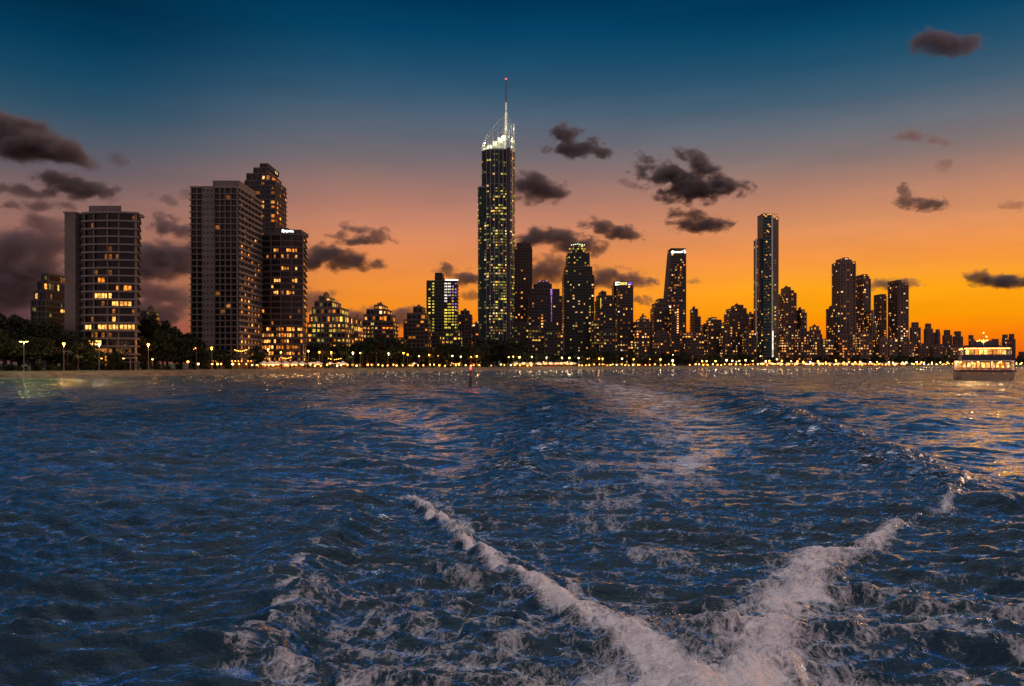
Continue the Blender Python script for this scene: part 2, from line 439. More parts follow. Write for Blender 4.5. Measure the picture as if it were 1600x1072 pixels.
    # ---- right foam ridge, wide at the boat
    wr = 0.20 + 0.80*sstep(0.60, 0.12, pR1)
    eR = sstep(1.0, 0.86, pR1)
    lumpR = 0.5+1.1*np.abs(fbm(x*2.6, y*2.4, 120, 6, 0.6))+0.45*fbm(x*0.7, y*0.7, 121, 2)
    core = np.exp(-(dR1/(wr*0.85))**2)*(0.72+0.55*fbm(x*1.2, y*2.2, 124, 4, 0.6))
    h += eR*(0.16+0.20*sstep(0.6, 0.1, pR1))*np.exp(-(dR1/(wr*1.15))**2)*(0.7+0.8*fbm(x*1.7, y*1.5, 122, 3)+0.22*fbm(x*6, y*6, 123, 3))
    foam = np.maximum(foam, eR*np.clip(1.2*core*lumpR*(0.42+0.58*sstep(0.85, 0.4, pR1)), 0, 1))
    # wash spreading at the very stern and to the right of the right ridge
    stern = np.exp(-(np.hypot((x-3.0)/2.2, (y-10.4)/1.9))**2)
    foam = np.maximum(foam, np.clip(1.9*stern*(0.75+0.7*turb), 0, 1.0))
    rgt = np.where(sR1 > 0, 1.0, 0.0)*sstep(0.2, 1.4, dR1)*sstep(21, 12, y)
    foam = np.maximum(foam, rgt*np.clip(0.22+0.9*fbm(x*1.4, y*3.0, 125, 5, 0.62)+0.12*lace2, 0, 1)*0.72)
    h += rgt*0.09*fbm(x*1.1, y*1.5, 126, 4)
    # between the ridges: short confused chop with a few streaks
    mid = np.where((sL1 > 0) & (sR1 < 0), 1.0, 0.0)*sstep(70, 25, y)
    h += mid*0.085*fbm(x*0.9, y*0.9, 130, 4, 0.55)
    foam = np.maximum(foam, mid*0.22*sstep(0.08, 0.6, fbm(x*2.4, y*2.6, 131, 5, 0.62)))
    foam = np.maximum(foam, np.where(y > 24, 0.20, 0.0)*sstep(0.32, 0.7, fbm(x*0.5+3, y*0.3, 133, 5, 0.65))*np.exp(-((x-0.12*y+2)/(0.25*y))**2)*sstep(120, 40, y))
    # pale aerated track of the propeller wash running back towards the far shore
    dT, pT, sT = seg_dist(x, y, PL((1010,900),(960,800),(975,730),(1030,680),(1000,630),(930,600)))
    tr = np.exp(-(dT/(0.10*r))**2)
    foam = np.maximum(foam, tr*0.34*sstep(-0.05, 0.55, fbm(x*1.3, y*0.9, 141, 5, 0.65))*sstep(300, 60, y))
    dT2, _, _ = seg_dist(x, y, PL((880,592),(960,606),(1025,628),(1078,662),(1085,705),(1040,760)))
    tr2 = np.exp(-(dT2/(0.055*r))**2)
    foam = np.maximum(foam, tr2*0.52*sstep(-0.25, 0.45, fbm(x*0.9, y*0.5, 145, 5, 0.65)))
    foam = np.maximum(foam, tr*0.30*sstep(0.1, 0.55, fbm(x*3.3, y*1.2, 143, 4, 0.6))*sstep(60, 25, y))
    return h, foam, slick, rough
def build_water():
    y1 = 6.5*np.exp(np.arange(0, math.log(70/6.5), 0.0042)); y2 = y1[-1]*np.exp(np.arange(0.006, math.log(1700/70), 0.006))
    ys = np.concatenate([y1, y2]); us = np.concatenate([np.linspace(-1.6, -0.8, 80)[:-1], np.linspace(-0.8, 0.8, 720), np.linspace(0.8, 1.6, 80)[1:]])
    Yg, Ug = np.meshgrid(ys, us, indexing='ij'); Xg = (Yg+1.5)*Ug
    h, foam, slick, rough = water_fields(Xg, Yg)
    co = np.stack([Xg, Yg, h], -1).reshape(-1, 3).astype(np.float32)
    nr, nc = Yg.shape
    # far and near skirts
    base = len(co)
    ext = []
    edge_last = [(float(Xg[-1, j])*12, 20000.0, -0.05) for j in range(0, nc)]
    co = np.concatenate([co, np.array(edge_last, np.float32)])
    idx = np.arange(nr*nc).reshape(nr, nc)
    q = np.stack([idx[:-1, :-1], idx[:-1, 1:], idx[1:, 1:], idx[1:, :-1]], -1).reshape(-1, 4)
    last = idx[-1]; q2 = np.stack([last[:-1], last[1:], base+np.arange(1, nc), base+np.arange(0, nc-1)], -1)
    q = np.concatenate([q, q2]).astype(np.int32)
    me = bpy.data.meshes.new('water')
    me.vertices.add(len(co)); me.vertices.foreach_set('co', co.ravel())
    me.loops.add(q.size); me.loops.foreach_set('vertex_index', q.ravel())
    me.polygons.add(len(q)); me.polygons.foreach_set('loop_start', np.arange(0, q.size, 4, dtype=np.int32))
    me.polygons.foreach_set('use_smooth', np.ones(len(q), bool))
    me.update()
    for nm, arr in (('foam', foam), ('slick', slick), ('rough', rough)):
        at = me.attributes.new(nm, 'FLOAT', 'POINT')
        at.data.foreach_set('value', np.concatenate([arr.ravel(), np.zeros(nc)]).astype(np.float32))
    return me
m_water, t = newmat('river_water')
pos = t.new('ShaderNodeNewGeometry').outputs['Position']
def attr(nm):
    n = t.new('ShaderNodeAttribute'); n.attribute_name = nm; return n.outputs['Fac']
a_foam, a_slick, a_rough = attr('foam'), attr('slick'), attr('rough')
sepp = t.new('ShaderNodeSeparateXYZ'); t.l.new(pos, sepp.inputs[0]); wy_ = sepp.outputs[1]
# ripples: elongated across the view near, coarser farther away
def layer(scale, A, rot, n0, n1, f0, f1, st=2.2, det=4.0):
    n = t.noise(t.mapping(pos, rot=(0,0,rot), scale=(1.0, st, 1.0)), scale, det, 0.6, 0.35)
    fade = t.math('MULTIPLY', t.mapr(wy_, n0, n1, 0.0, 1.0) if n1 > 0 else 1.0, t.mapr(wy_, f0, f1, 1.0, 0.0) if f1 > 0 else 1.0)
    return t.math('MULTIPLY', t.math('MULTIPLY', n, A), fade)
hh = layer(6.0, 0.034, 0.10, 0, 0, 25, 90)
for args in ((2.2, 0.12, -0.12, 8, 22, 90, 260), (0.8, 0.62, 0.06, 25, 70, 300, 900, 1.9), (0.25, 2.6, -0.08, 80, 200, 0, 0, 1.5)):
    hh = t.math('ADD', hh, layer(*args))
amp = t.math('ADD', t.math('SUBTRACT', 1.0, t.math('MULTIPLY', a_slick, 0.55)), t.math('MULTIPLY', a_rough, 1.5))
gust = t.mapr(t.noise(t.mapping(pos, rot=(0,0,0.1), scale=(1.0, 0.16, 1.0)), 0.22, 5.0, 0.65), 0.36, 0.62, 0.55, 1.5)
amp = t.math('MULTIPLY', amp, t.math('ADD', t.math('MULTIPLY', t.math('SUBTRACT', gust, 1.0), t.mapr(wy_, 40, 130, 0.0, 1.0)), 1.0))
hh = t.math('MULTIPLY', hh, amp)
bn = t.new('ShaderNodeBump'); bn.inputs['Strength'].default_value = 1.0; bn.inputs['Distance'].default_value = 1.0
t.l.new(hh, bn.inputs['Height'])
# unresolved far wavelets: facet tilts taken straight from noise, leaning towards the camera to mirror higher, bluer sky
tn = t.new('ShaderNodeTexNoise'); t.l.new(t.mapping(pos, scale=(1.0, 0.45, 1.0)), tn.inputs['Vector']); tn.inputs['Scale'].default_value = 0.7; tn.inputs['Detail'].default_value = 5; tn.inputs['Roughness'].default_value = 0.65
def vmath(op, a, b):
    n = t.new('ShaderNodeVectorMath', operation=op); t.put(n.inputs[0], a); t.put(n.inputs[1], b); return n.outputs[0]
tv = vmath('MULTIPLY', vmath('SUBTRACT', tn.outputs['Color'], (0.5, 0.595, 0.5)), (0.8, 1.9, 0.0))
sc_ = t.new('ShaderNodeVectorMath', operation='SCALE'); t.l.new(tv, sc_.inputs[0]); t.l.new(t.math('MULTIPLY', amp, t.mapr(wy_, 40, 190, 0.0, 1.0)), sc_.inputs['Scale'])
wnrm = vmath('NORMALIZE', vmath('ADD', bn.outputs[0], sc_.outputs[0]), (0, 0, 0))
wd = t.new('ShaderNodeBsdfDiffuse'); wd.inputs[0].default_value = (0.002, 0.024, 0.036, 1)
wg = t.new('ShaderNodeBsdfGlossy'); wg.inputs[0].default_value = (1.7, 2.05, 2.55, 1)
t.l.new(t.math('SUBTRACT', t.mapr(wy_, 20, 260, 0.07, 0.14), t.math('MULTIPLY', a_slick, 0.05)), wg.inputs['Roughness'])
fr = t.new('ShaderNodeFresnel'); fr.inputs[0].default_value = 1.33
for n_ in (wd, wg, fr): t.l.new(wnrm, n_.inputs['Normal'])
wb = t.new('ShaderNodeMixShader'); t.l.new(t.math('MULTIPLY', t.math('POWER', fr.outputs[0], 1.18), 1.15, clamp=True), wb.inputs[0])
t.l.new(wd.outputs[0], wb.inputs[1]); t.l.new(wg.outputs[0], wb.inputs[2])
fb = t.new('ShaderNodeBsdfPrincipled'); fb.inputs['Roughness'].default_value = 0.75
t.l.new(t.ramp(t.noise(t.mapping(pos, scale=(1, 1.3, 1)), 9.0, 8.0, 0.72, 0.1), [(0.36, (0.70,0.71,0.73,1)), (0.54, (0.96,0.95,0.94,1))]), fb.inputs['Base Color'])
fb.inputs['Specular IOR Level'].default_value = 0.3
fn = t.noise(t.mapping(pos, scale=(1, 1.4, 1)), 6.0, 9.0, 0.70, 0.15); fn2 = t.noise(t.mapping(pos, scale=(1, 1.5, 1)), 30.0, 5.0, 0.7)
bf = t.new('ShaderNodeBump'); bf.inputs['Strength'].default_value = 0.8; bf.inputs['Distance'].default_value = 0.10
t.l.new(fn2, bf.inputs['Height']); t.l.new(bf.outputs[0], fb.inputs['Normal'])
wv = t.new('ShaderNodeTexNoise'); t.l.new(pos, wv.inputs['Vector']); wv.inputs['Scale'].default_value = 2.5; wv.inputs['Detail'].default_value = 3
wa = t.new('ShaderNodeVectorMath', operation='MULTIPLY_ADD'); t.l.new(wv.outputs['Color'], wa.inputs[0]); wa.inputs[1].default_value = (.5, .5, 0); t.l.new(pos, wa.inputs[2])
vo = t.new('ShaderNodeTexVoronoi', feature='DISTANCE_TO_EDGE'); vo.inputs['Scale'].default_value = 4.5; t.l.new(t.mapping(wa.outputs[0], scale=(1, 1.4, 0)), vo.inputs['Vector'])
vo2 = t.new('ShaderNodeTexVoronoi', feature='DISTANCE_TO_EDGE'); vo2.inputs['Scale'].default_value = 12.0; t.l.new(t.mapping(wa.outputs[0], scale=(1, 1.4, 0)), vo2.inputs['Vector'])
web = t.math('ADD', t.math('MULTIPLY', t.mapr(vo.outputs['Distance'], 0.0, 0.22, 1.0, 0.0), 0.5), t.math('MULTIPLY', t.mapr(vo2.outputs['Distance'], 0.0, 0.22, 1.0, 0.0), 0.5))
fnn = t.math('ADD', t.math('MULTIPLY', fn, 0.45), t.math('MULTIPLY', fn2, 0.25))
fnn = t.math('ADD', fnn, t.math('MULTIPLY', web, 0.36))
t.l.new(fnn, bf.inputs['Height'])
ff = t.math('ADD', a_foam, t.math('MULTIPLY', t.math('SUBTRACT', fnn, 0.5), t.math('MULTIPLY', t.math('MINIMUM', t.math('MULTIPLY', a_foam, 6.0), 1.0), 1.25)))
ff = t.mapr(ff, 0.16, 0.80, 0.0, 0.98)
mx = t.new('ShaderNodeMixShader'); t.l.new(ff, mx.inputs[0]); t.l.new(wb.outputs[0], mx.inputs[1]); t.l.new(fb.outputs[0], mx.inputs[2])
o = t.new('ShaderNodeOutputMaterial'); t.l.new(mx.outputs[0], o.inputs[0])
wm = build_water(); wm.materials.append(m_water)
# flying drops and foam crumbs thrown up along the two broken ridges and at the stern
def spray():
    rng = np.random.default_rng(9); V = []; Fq = []
    def drop(x, y, z, r_):
        b0 = len(V)
        for q in ((r_,0,0),(-r_,0,0),(0,r_,0),(0,-r_,0),(0,0,r_*1.2),(0,0,-r_*1.2)): V.append((x+q[0], y+q[1], z+q[2]))
        for f in ((0,2,4),(2,1,4),(1,3,4),(3,0,4),(2,0,5),(1,2,5),(3,1,5),(0,3,5)): Fq.append(tuple(b0+i for i in f))
    X_, Y_ = [], []
    for pts, n, wd in ((L1, 1200, .25), (R1, 2000, .7)):
        P_ = np.array(pts); seg = np.hypot(*(P_[1:]-P_[:-1]).T); cum = np.concatenate([[0], np.cumsum(seg)])
        t_ = rng.random(n)**1.5*cum[-1]*.85; px_ = np.interp(t_, cum, P_[:, 0]); py_ = np.interp(t_, cum, P_[:, 1])
        w_ = wd*(1.15-t_/cum[-1]); X_.append(px_+rng.normal(0, 1, n)*w_); Y_.append(py_+rng.normal(0, 1, n)*w_)
    n = 1000; X_.append(2.6+rng.normal(0, 1.7, n)); Y_.append(12.2+rng.normal(0, 1.3, n))
    X_ = np.concatenate(X_); Y_ = np.concatenate(Y_); k = Y_ > 7; X_, Y_ = X_[k], Y_[k]
    h, fo, a_, b_ = water_fields(X_, Y_)
    cl = fbm(X_*1.6, Y_*1.6, 171, 2)
    for x, y, z, f, c in zip(X_, Y_, h, fo, cl):
        if f < .12 or c < -.15: continue
        drop(x, y, z+abs(rng.normal(0, .12))*(0.4+1.8*max(c, 0)), rng.uniform(.003, .009)*(1+.03*y))
    me = bpy.data.meshes.new('spray'); me.from_pydata(V, [], Fq); me.update()
    m, t = newmat('spray_drops'); b = t.new('ShaderNodeBsdfPrincipled'); b.inputs['Base Color'].default_value = (.8, .78, .76, 1); b.inputs['Roughness'].default_value = .4
    o = t.new('ShaderNodeOutputMaterial'); t.l.new(b.outputs[0], o.inputs[0]); me.materials.append(m)
    tag(link('spray', me), 'white spray drops thrown up along the foam of the wake', 'spray', kind='stuff')
spray()
tag(link('water', wm), kind='structure')

# ------------------------------------------------------------------ buildings
def inset(poly, d):
    """offset a convex ccw polygon outwards by d"""
    n = len(poly); out = []
    for i in range(n):
        p0, p1, p2 = poly[i-1], poly[i], poly[(i+1) % n]
        def nrm(a, b):
            dx_, dy_ = b[0]-a[0], b[1]-a[1]; l = math.hypot(dx_, dy_) or 1e-9
            return (dy_/l, -dx_/l)
        n1, n2 = nrm(p0, p1), nrm(p1, p2)
        bx, by = n1[0]+n2[0], n1[1]+n2[1]; l = bx*n1[0]+by*n1[1]
        if l < 0.2: l = 0.2
        out.append((p1[0]+d*bx/l, p1[1]+d*by/l))
    return out
def rect(x0, x1, y0, y1): return [(x0, y0), (x1, y0), (x1, y1), (x0, y1)]
_pane = {}
def pane_mesh(mk):
    if mk not in _pane:
        m = MB(); m.box((0, 0, 0), (1, 1, 1), E[mk]); _pane[mk] = m.mesh('lit_window')
    return _pane[mk]
THINGS = []            # (px, what to call it) landmarks for the labels of small things
def pick(rng, wts):
    t_ = rng.random()*sum(wts.values())
    for k, v in wts.items():
        t_ -= v
        if t_ <= 0: return k
    return k
NWIN = 0
def windows(root, loc, polys, st, rng, maxind=100):
    """window panes along the faces that can be seen; returns nothing, makes children of root"""
    cands = []; dark = MB()
    for poly, z0, z1 in polys:
        n = len(poly); nf = max(1, int((z1-z0)/st['fh']))
        fh = (z1-z0)/nf
        floor_on = [1.0 if rng.random() < 0.8 else 0.25 for _ in range(nf)]
        for i in range(n):
            a, b = poly[i], poly[(i+1) % n]
            L = math.hypot(b[0]-a[0], b[1]-a[1])
            if L < 1.2: continue
            ux, uy = (b[0]-a[0])/L, (b[1]-a[1])/L; nx, ny = uy, -ux
            mx_, my_ = loc[0]+(a[0]+b[0])/2, loc[1]+(a[1]+b[1])/2
            if nx*(-mx_)+ny*(-my_) <= 0.02*math.hypot(mx_, my_): continue
            side = abs(nx) > 0.7
            if not side and poly is not None and 'skip' in st and st['skip'](a, b): continue
            nb = max(1, round(L/st['bw'])); bw = L/nb
            stack = [rng.random() for _ in range(nb)]
            for k in range(nb):
                for f in range(nf):
                    zc = z0+(f+0.5)*fh
                    if st.get('mask') and not st['mask'](a[0]+ux*(k+.5)*bw, zc, rng): 
                        continue
                    ww = bw*st['wf']*rng.uniform(0.8, 1.0); wh = fh*st['hf']
                    cx = a[0]+ux*(k+.5)*bw+nx*0.06; cy = a[1]+uy*(k+.5)*bw+ny*0.06
                    zrel = zc/max(polys[0][2], 1)
                    p = st['lit']*floor_on[f]*(0.35+1.1*stack[k])*(st['fall'](zrel) if 'fall' in st else 1.0)
                    if side: p *= st.get('sidelit', 1.0)
                    if rng.random() < p:
                        s_ = rng.uniform(0.35, 1.0)
                        if rng.random() < 0.35: s_ = 1.0
                        cands.append((ww*wh*s_, (cx, cy, zc), ww*s_, wh*rng.uniform(0.6, 1.0), math.atan2(uy, ux), pick(rng, st['mats'])))
                    elif st.get('dark', True):
                        dark.box((cx, cy, zc), (ww, 0.1, wh), M['dark_glass'], math.atan2(uy, ux))
    cands.sort(key=lambda c: -c[0])
    global NWIN
    for ar, c, ww, wh, rz, mk in cands[:maxind]:
        o = bpy.data.objects.new('lit_window', pane_mesh(mk)); COL.objects.link(o); o.parent = root
        o.location = c; o.rotation_euler = (0, 0, rz); o.scale = (ww, 0.12, wh); NWIN += 1
    rest = cands[maxind:]
    for ar, c, ww, wh, rz, mk in rest: dark.box(c, (ww, 0.12, wh), E[mk], rz)
    if dark.f: dark.build('window', root, kind='stuff')

def tower(name, label, cat, Y, D, tiers, st, group=None, base_z=GZ, seed=0, balc=True, each_balcony=False, landmark=None,
          wall='concrete_dark', slabm='slab_dark', ribs=True, maxind=100, plant=None, mast=None):
    """tiers: (x0, x1, top_py[, setback]) outline of the front as seen in the photo, whole building at distance Y and D deep"""
    rng = random.Random(seed*31+int(tiers[0][0]))
    if Y >= 1040 and wall == 'render_brown': wall = 'hazed_brown_render'  # far walls get the lighter colour with haze painted in
    xs0 = min(t_[0] for t_ in tiers); xs1 = max(t_[1] for t_ in tiers)
    cx = ((xs0+xs1)/2-800)/F*Y
    root = empty(name, (cx, Y+D/2, base_z)); loc = (cx, Y+D/2)
    polys = []; zlast = 0
    for t_ in sorted(tiers, key=lambda q: -q[2]):
        x0, x1, tp = t_[:3]; sb = t_[3] if len(t_) > 3 else 0
        y0 = -D/2+sb; yb = D/2-sb
        Yf = Y+sb; Yb = Y+D-sb
        a, b = x0, x1
        X0 = (a-800)/F*Yf; X1 = (b-800)/F*Yf
        # keep the far corner of the visible side face inside the outline
        if b < 800: X1 = max((b-800)/F*Yb, X0+0.45*(X1-X0)) if (b-800)/F*Yb < X0+0.45*(X1-X0) else (b-800)/F*Yb
        if a > 800: X0 = min((a-800)/F*Yb, X1-0.45*(X1-X0)) if (a-800)/F*Yb > X1-0.45*(X1-X0) else (a-800)/F*Yb
        X0 -= cx; X1 -= cx
        zt = CAM_H+(HOR-tp)/F*Yf-base_z
        z0 = zlast if len(t_) < 5 else t_[4]
        polys.append((rect(X0, X1, y0, yb), max(0, z0) if False else 0 if not polys else zlast, zt))
        zlast = zt
    body = MB()
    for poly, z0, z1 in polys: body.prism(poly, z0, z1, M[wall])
    for poly, z0, z1 in polys:   # parapet
        for a, b in zip(poly, poly[1:]+poly[:1]):
            pass
    body.build('wall', root)
    rf = MB()
    for poly, z0, z1 in polys: rf.prism(inset(poly, 0.25), z1+0.003, z1+0.55, M[slabm])
    roof = rf.build('roof', root)
    poly, z0, z1 = polys[-1]
    if plant is None: plant = rng.random() < 0.8
    xa, xb = poly[0][0], poly[1][0]; wdt = xb-xa
    if plant:
        pp = MB(); pw = wdt*rng.uniform(0.25, 0.45); pc = (xa+xb)/2+wdt*rng.uniform(-.15, .15); ph = rng.uniform(1.5, 3.2)
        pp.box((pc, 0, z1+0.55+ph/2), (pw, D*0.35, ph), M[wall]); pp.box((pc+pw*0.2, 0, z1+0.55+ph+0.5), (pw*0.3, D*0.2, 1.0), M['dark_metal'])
        pp.build('plant_room', roof)
    if mast or rng.random() < 0.25:
        mm = MB(); mm.tube([(xa+wdt*0.35, 0, z1+0.5), (xa+wdt*0.35, 0, z1+0.5+(mast or rng.uniform(3, 7)))], [0.18, 0.06], M['dark_metal'], 5)
        mm.build('antenna', roof)
    if balc:
        every = []
        for poly, z0, z1 in polys:
            nf = max(1, int((z1-z0)/st['fh'])); fh = (z1-z0)/nf
            for f in range(nf):
                b_ = MB(); b_.prism(inset(poly, st.get('proj', 0.9)), z0+f*fh-0.16+fh, z0+f*fh+0.16+fh, M[slabm]) if f < nf-1 else None
                every.append(b_)
        if each_balcony:
            for b_ in every:
                if b_.f: b_.build('balcony', root)
        else:
            allb = MB()
            for b_ in every:
                o_ = len(allb.v); allb.v += b_.v; allb.f += [tuple(i+o_ for i in f) for f in b_.f]; allb.m += [allb.mi(M[slabm])]*len(b_.f)
            if allb.f: allb.build('balcony_banding', root)
    if ribs:
        rb = MB()
        for poly, z0, z1 in polys:
            x0, x1 = poly[0][0], poly[1][0]; n = max(2, round((x1-x0)/st.get('rib', 7.0)))
            for i in range(n+1):
                x = x0+(x1-x0)*i/n
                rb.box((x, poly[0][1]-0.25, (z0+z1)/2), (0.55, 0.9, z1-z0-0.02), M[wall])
        rb.build('facade_rib', root)
    windows(root, loc, polys, st, rng, maxind)
    tag(root, label, cat, group)
    THINGS.append(((xs0+xs1)/2, xs0, xs1, landmark or label))
    return root, polys, loc

ST = dict(
  amber = dict(fh=3.1, bw=3.6, wf=.78, hf=.62, lit=.22, mats=dict(amber=5, warm=4, dim=5, pale=1)),
  yellow = dict(fh=3.1, bw=3.2, wf=.75, hf=.6, lit=.55, mats=dict(green=4, warm=4, amber=3, greend=3, dim=2)),
  green = dict(fh=3.2, bw=3.4, wf=.7, hf=.55, lit=.24, mats=dict(green=3, greend=6, pale=2, warm=2)),
  far = dict(fh=3.3, bw=3.4, wf=.72, hf=.58, lit=.54, mats=dict(warm=4, dim=6, pale=3, amber=3, white=1, bright=1.5), fall=lambda z: 1.7-1.2*min(z, 1)),
  farlow = dict(fh=3.3, bw=3.4, wf=.7, hf=.58, lit=.62, mats=dict(warm=4, dim=4, pale=3, amber=4, green=1, bright=1)),
  dull = dict(fh=3.3, bw=4.0, wf=.6, hf=.5, lit=.07, mats=dict(warm=3, dim=6, pale=2), fall=lambda z: 1.5-1.0*min(z, 1)),
)
def S(base, **kw): d = dict(ST[base]); d.update(kw); return d

# -- near left tower with a curved balcony front (seen at x 99..219)
def curved_tower():
    Y, D = 328.0, 24.0; c0, c1 = 99, 216
    cx = (157.5-800)/F*Y; root = empty('apartment_tower', (cx, Y+D/2, GZ)); rng = random.Random(5)
    X = lambda px: (px-800)/F*Y-cx
    zt = CAM_H+(HOR-335)/F*Y-GZ; nf = 20; fh = zt/nf
    flat = rect(X(101), X(118), -D/2, D/2); rec = rect(X(118), X(134), -D/2+2.2, D/2)
    # bowed front from x 134 to 213
    xa, xb = X(134), X(213); n = 14; arc = []
    for i in range(n+1):
        u = i/n; x = xa+(xb-xa)*u; arc.append((x, -D/2-2.6*math.sin(math.pi*min(1, u*0.86+0.07))**0.8*1.0+0.6))
    bow = arc+[((216.5-800)/F*(Y+D)-cx, D/2), (xa-1.5, D/2)]
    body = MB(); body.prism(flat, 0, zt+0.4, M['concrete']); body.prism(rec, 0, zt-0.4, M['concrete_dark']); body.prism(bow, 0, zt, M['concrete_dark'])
    body.build('wall', root)
    rf = MB(); rf.prism(inset(bow, 1.3), zt+0.004, zt+0.7, M['slab']); rf.prism(inset(flat, 0.4), zt+0.403, zt+1.1, M['slab'])
    roof = rf.build('roof', root)
    pr = MB(); pz = CAM_H+(HOR-320)/F*Y-GZ; pr.prism([(X(135), -D/2+2), (X(186), -D/2+2), ((186-800)/F*(Y+14)-cx, -D/2+14), (X(135), -D/2+14)], zt+0.7, pz, M['concrete']); pr.build('plant_room', roof)
    sn = MB(); sn.box((X(194), 0, zt+1.5), (4, 4, 1.2), M['roof']); sn.build('roof_vent', roof)
    sm = MB(); sm.box((X(122), 0, zt+1.9), (1.6, 3, 2.6), M['concrete_dark']); sm.build('lift_housing', roof)
    an = MB(); an.tube([(X(160), 0, pz), (X(160), 0, pz+2.2)], 0.08, M['dark_metal'], 5); an.build('antenna', roof)
    for f in range(1, nf):
        b_ = MB(); z = f*fh
        b_.prism(inset(bow, 1.25), z-0.17, z+0.17, M['slab'])
        # upstand of the balustrade, thin along the front edge only
        o1, o2 = inset(bow, 1.25), inset(bow, 1.13)
        for i in range(n):
            b_.prism([o1[i], o1[i+1], o2[i+1], o2[i]], z+0.17, z+0.45, M['slab'])
        b_.build('balcony', root)
        s_ = MB(); s_.prism(rect(X(96.5), X(101), -D/2+1.0, -D/2+9), z-0.17, z+0.17, M['slab']); s_.build('side_balcony', root)
    fins = MB()
    for i in (0, 3, 7, 10, 14):
        x, y = arc[i]; fins.box((x, y-0.3, zt/2), (0.45, 1.3, zt-0.02), M['concrete'])
    fins.build('facade_rib', root)
    # windows on the bow
    dark = MB()
    litmap = {8: [(9, 'amber'), (10, 'bright')], }
    rows_ = {   # floor from the ground: (start bay, end bay, light, density)
        1: (0, 7, 'amber', .9), 3: (1, 6, 'bright', .8), 5: (0, 14, 'bright', .95), 4: (2, 9, 'dim', .3), 6: (8, 14, 'warm', .45), 7: (1, 9, 'dim', .35),
        9: (3, 8, 'bright', .75), 10: (7, 14, 'amber', .4), 11: (4, 6, 'amber', .9), 8: (8, 14, 'warm', .55), 2: (3, 8, 'dim', .5), 16: (3, 9, 'dim', .2), 14: (5, 9, 'dim', .3), 18: (4, 8, 'dim', .2)}
    for f in range(nf):
        for i in range(n):
            a, b = arc[i], arc[i+1]; L = math.hypot(b[0]-a[0], b[1]-a[1]); rz = math.atan2(b[1]-a[1], b[0]-a[0])
            c = ((a[0]+b[0])/2, (a[1]+b[1])/2-0.07, f*fh+fh*0.5)
            lt = None
            if f in rows_:
                s0, s1, mk, de = rows_[f]
                if s0 <= i < s1 and rng.random() < de: lt = mk
            if lt is None and rng.random() < 0.05: lt = 'dim'
            if lt:
                o_ = link('lit_window', pane_mesh(lt), root, c); o_.rotation_euler = (0, 0, rz); o_.scale = (L*rng.uniform(.6, .9), 0.12, fh*0.62*rng.uniform(0.8, 1))
            else: dark.box(c, (L*0.86, 0.1, fh*0.66), M['dark_glass'], rz)
        for xx in (121.5, 125.5, 129.5): dark.box((X(xx), -D/2+2.14, (f+.5)*fh), (0.85, 0.1, 1.7), M['dark_glass'])
    dark.build('window', root, kind='stuff')
    # ground floor canopy with warm lights
    cp = MB(); cp.box((X(190), -D/2-5, 5.0), (16, 5, 0.35), M['slab'])
    for q in (-7, 0, 7): cp.box((X(190)+q, -D/2-7, 2.4), (0.35, 0.35, 4.8), M['concrete'])
    cp.build('entrance_canopy', root)
    for q in (-5, -1, 4):
        l_ = MB(); l_.box((X(190)+q, -D/2-6.4, 4.7), (0.7, 0.3, 0.2), E['lowlamp']); l_.build('canopy_lamp', root)
    tag(root, 'pale apartment tower with a bowed balcony front and one brightly lit floor', 'tower')
    THINGS.append((158, 99, 219, 'bow-fronted apartment tower'))
curved_tower()

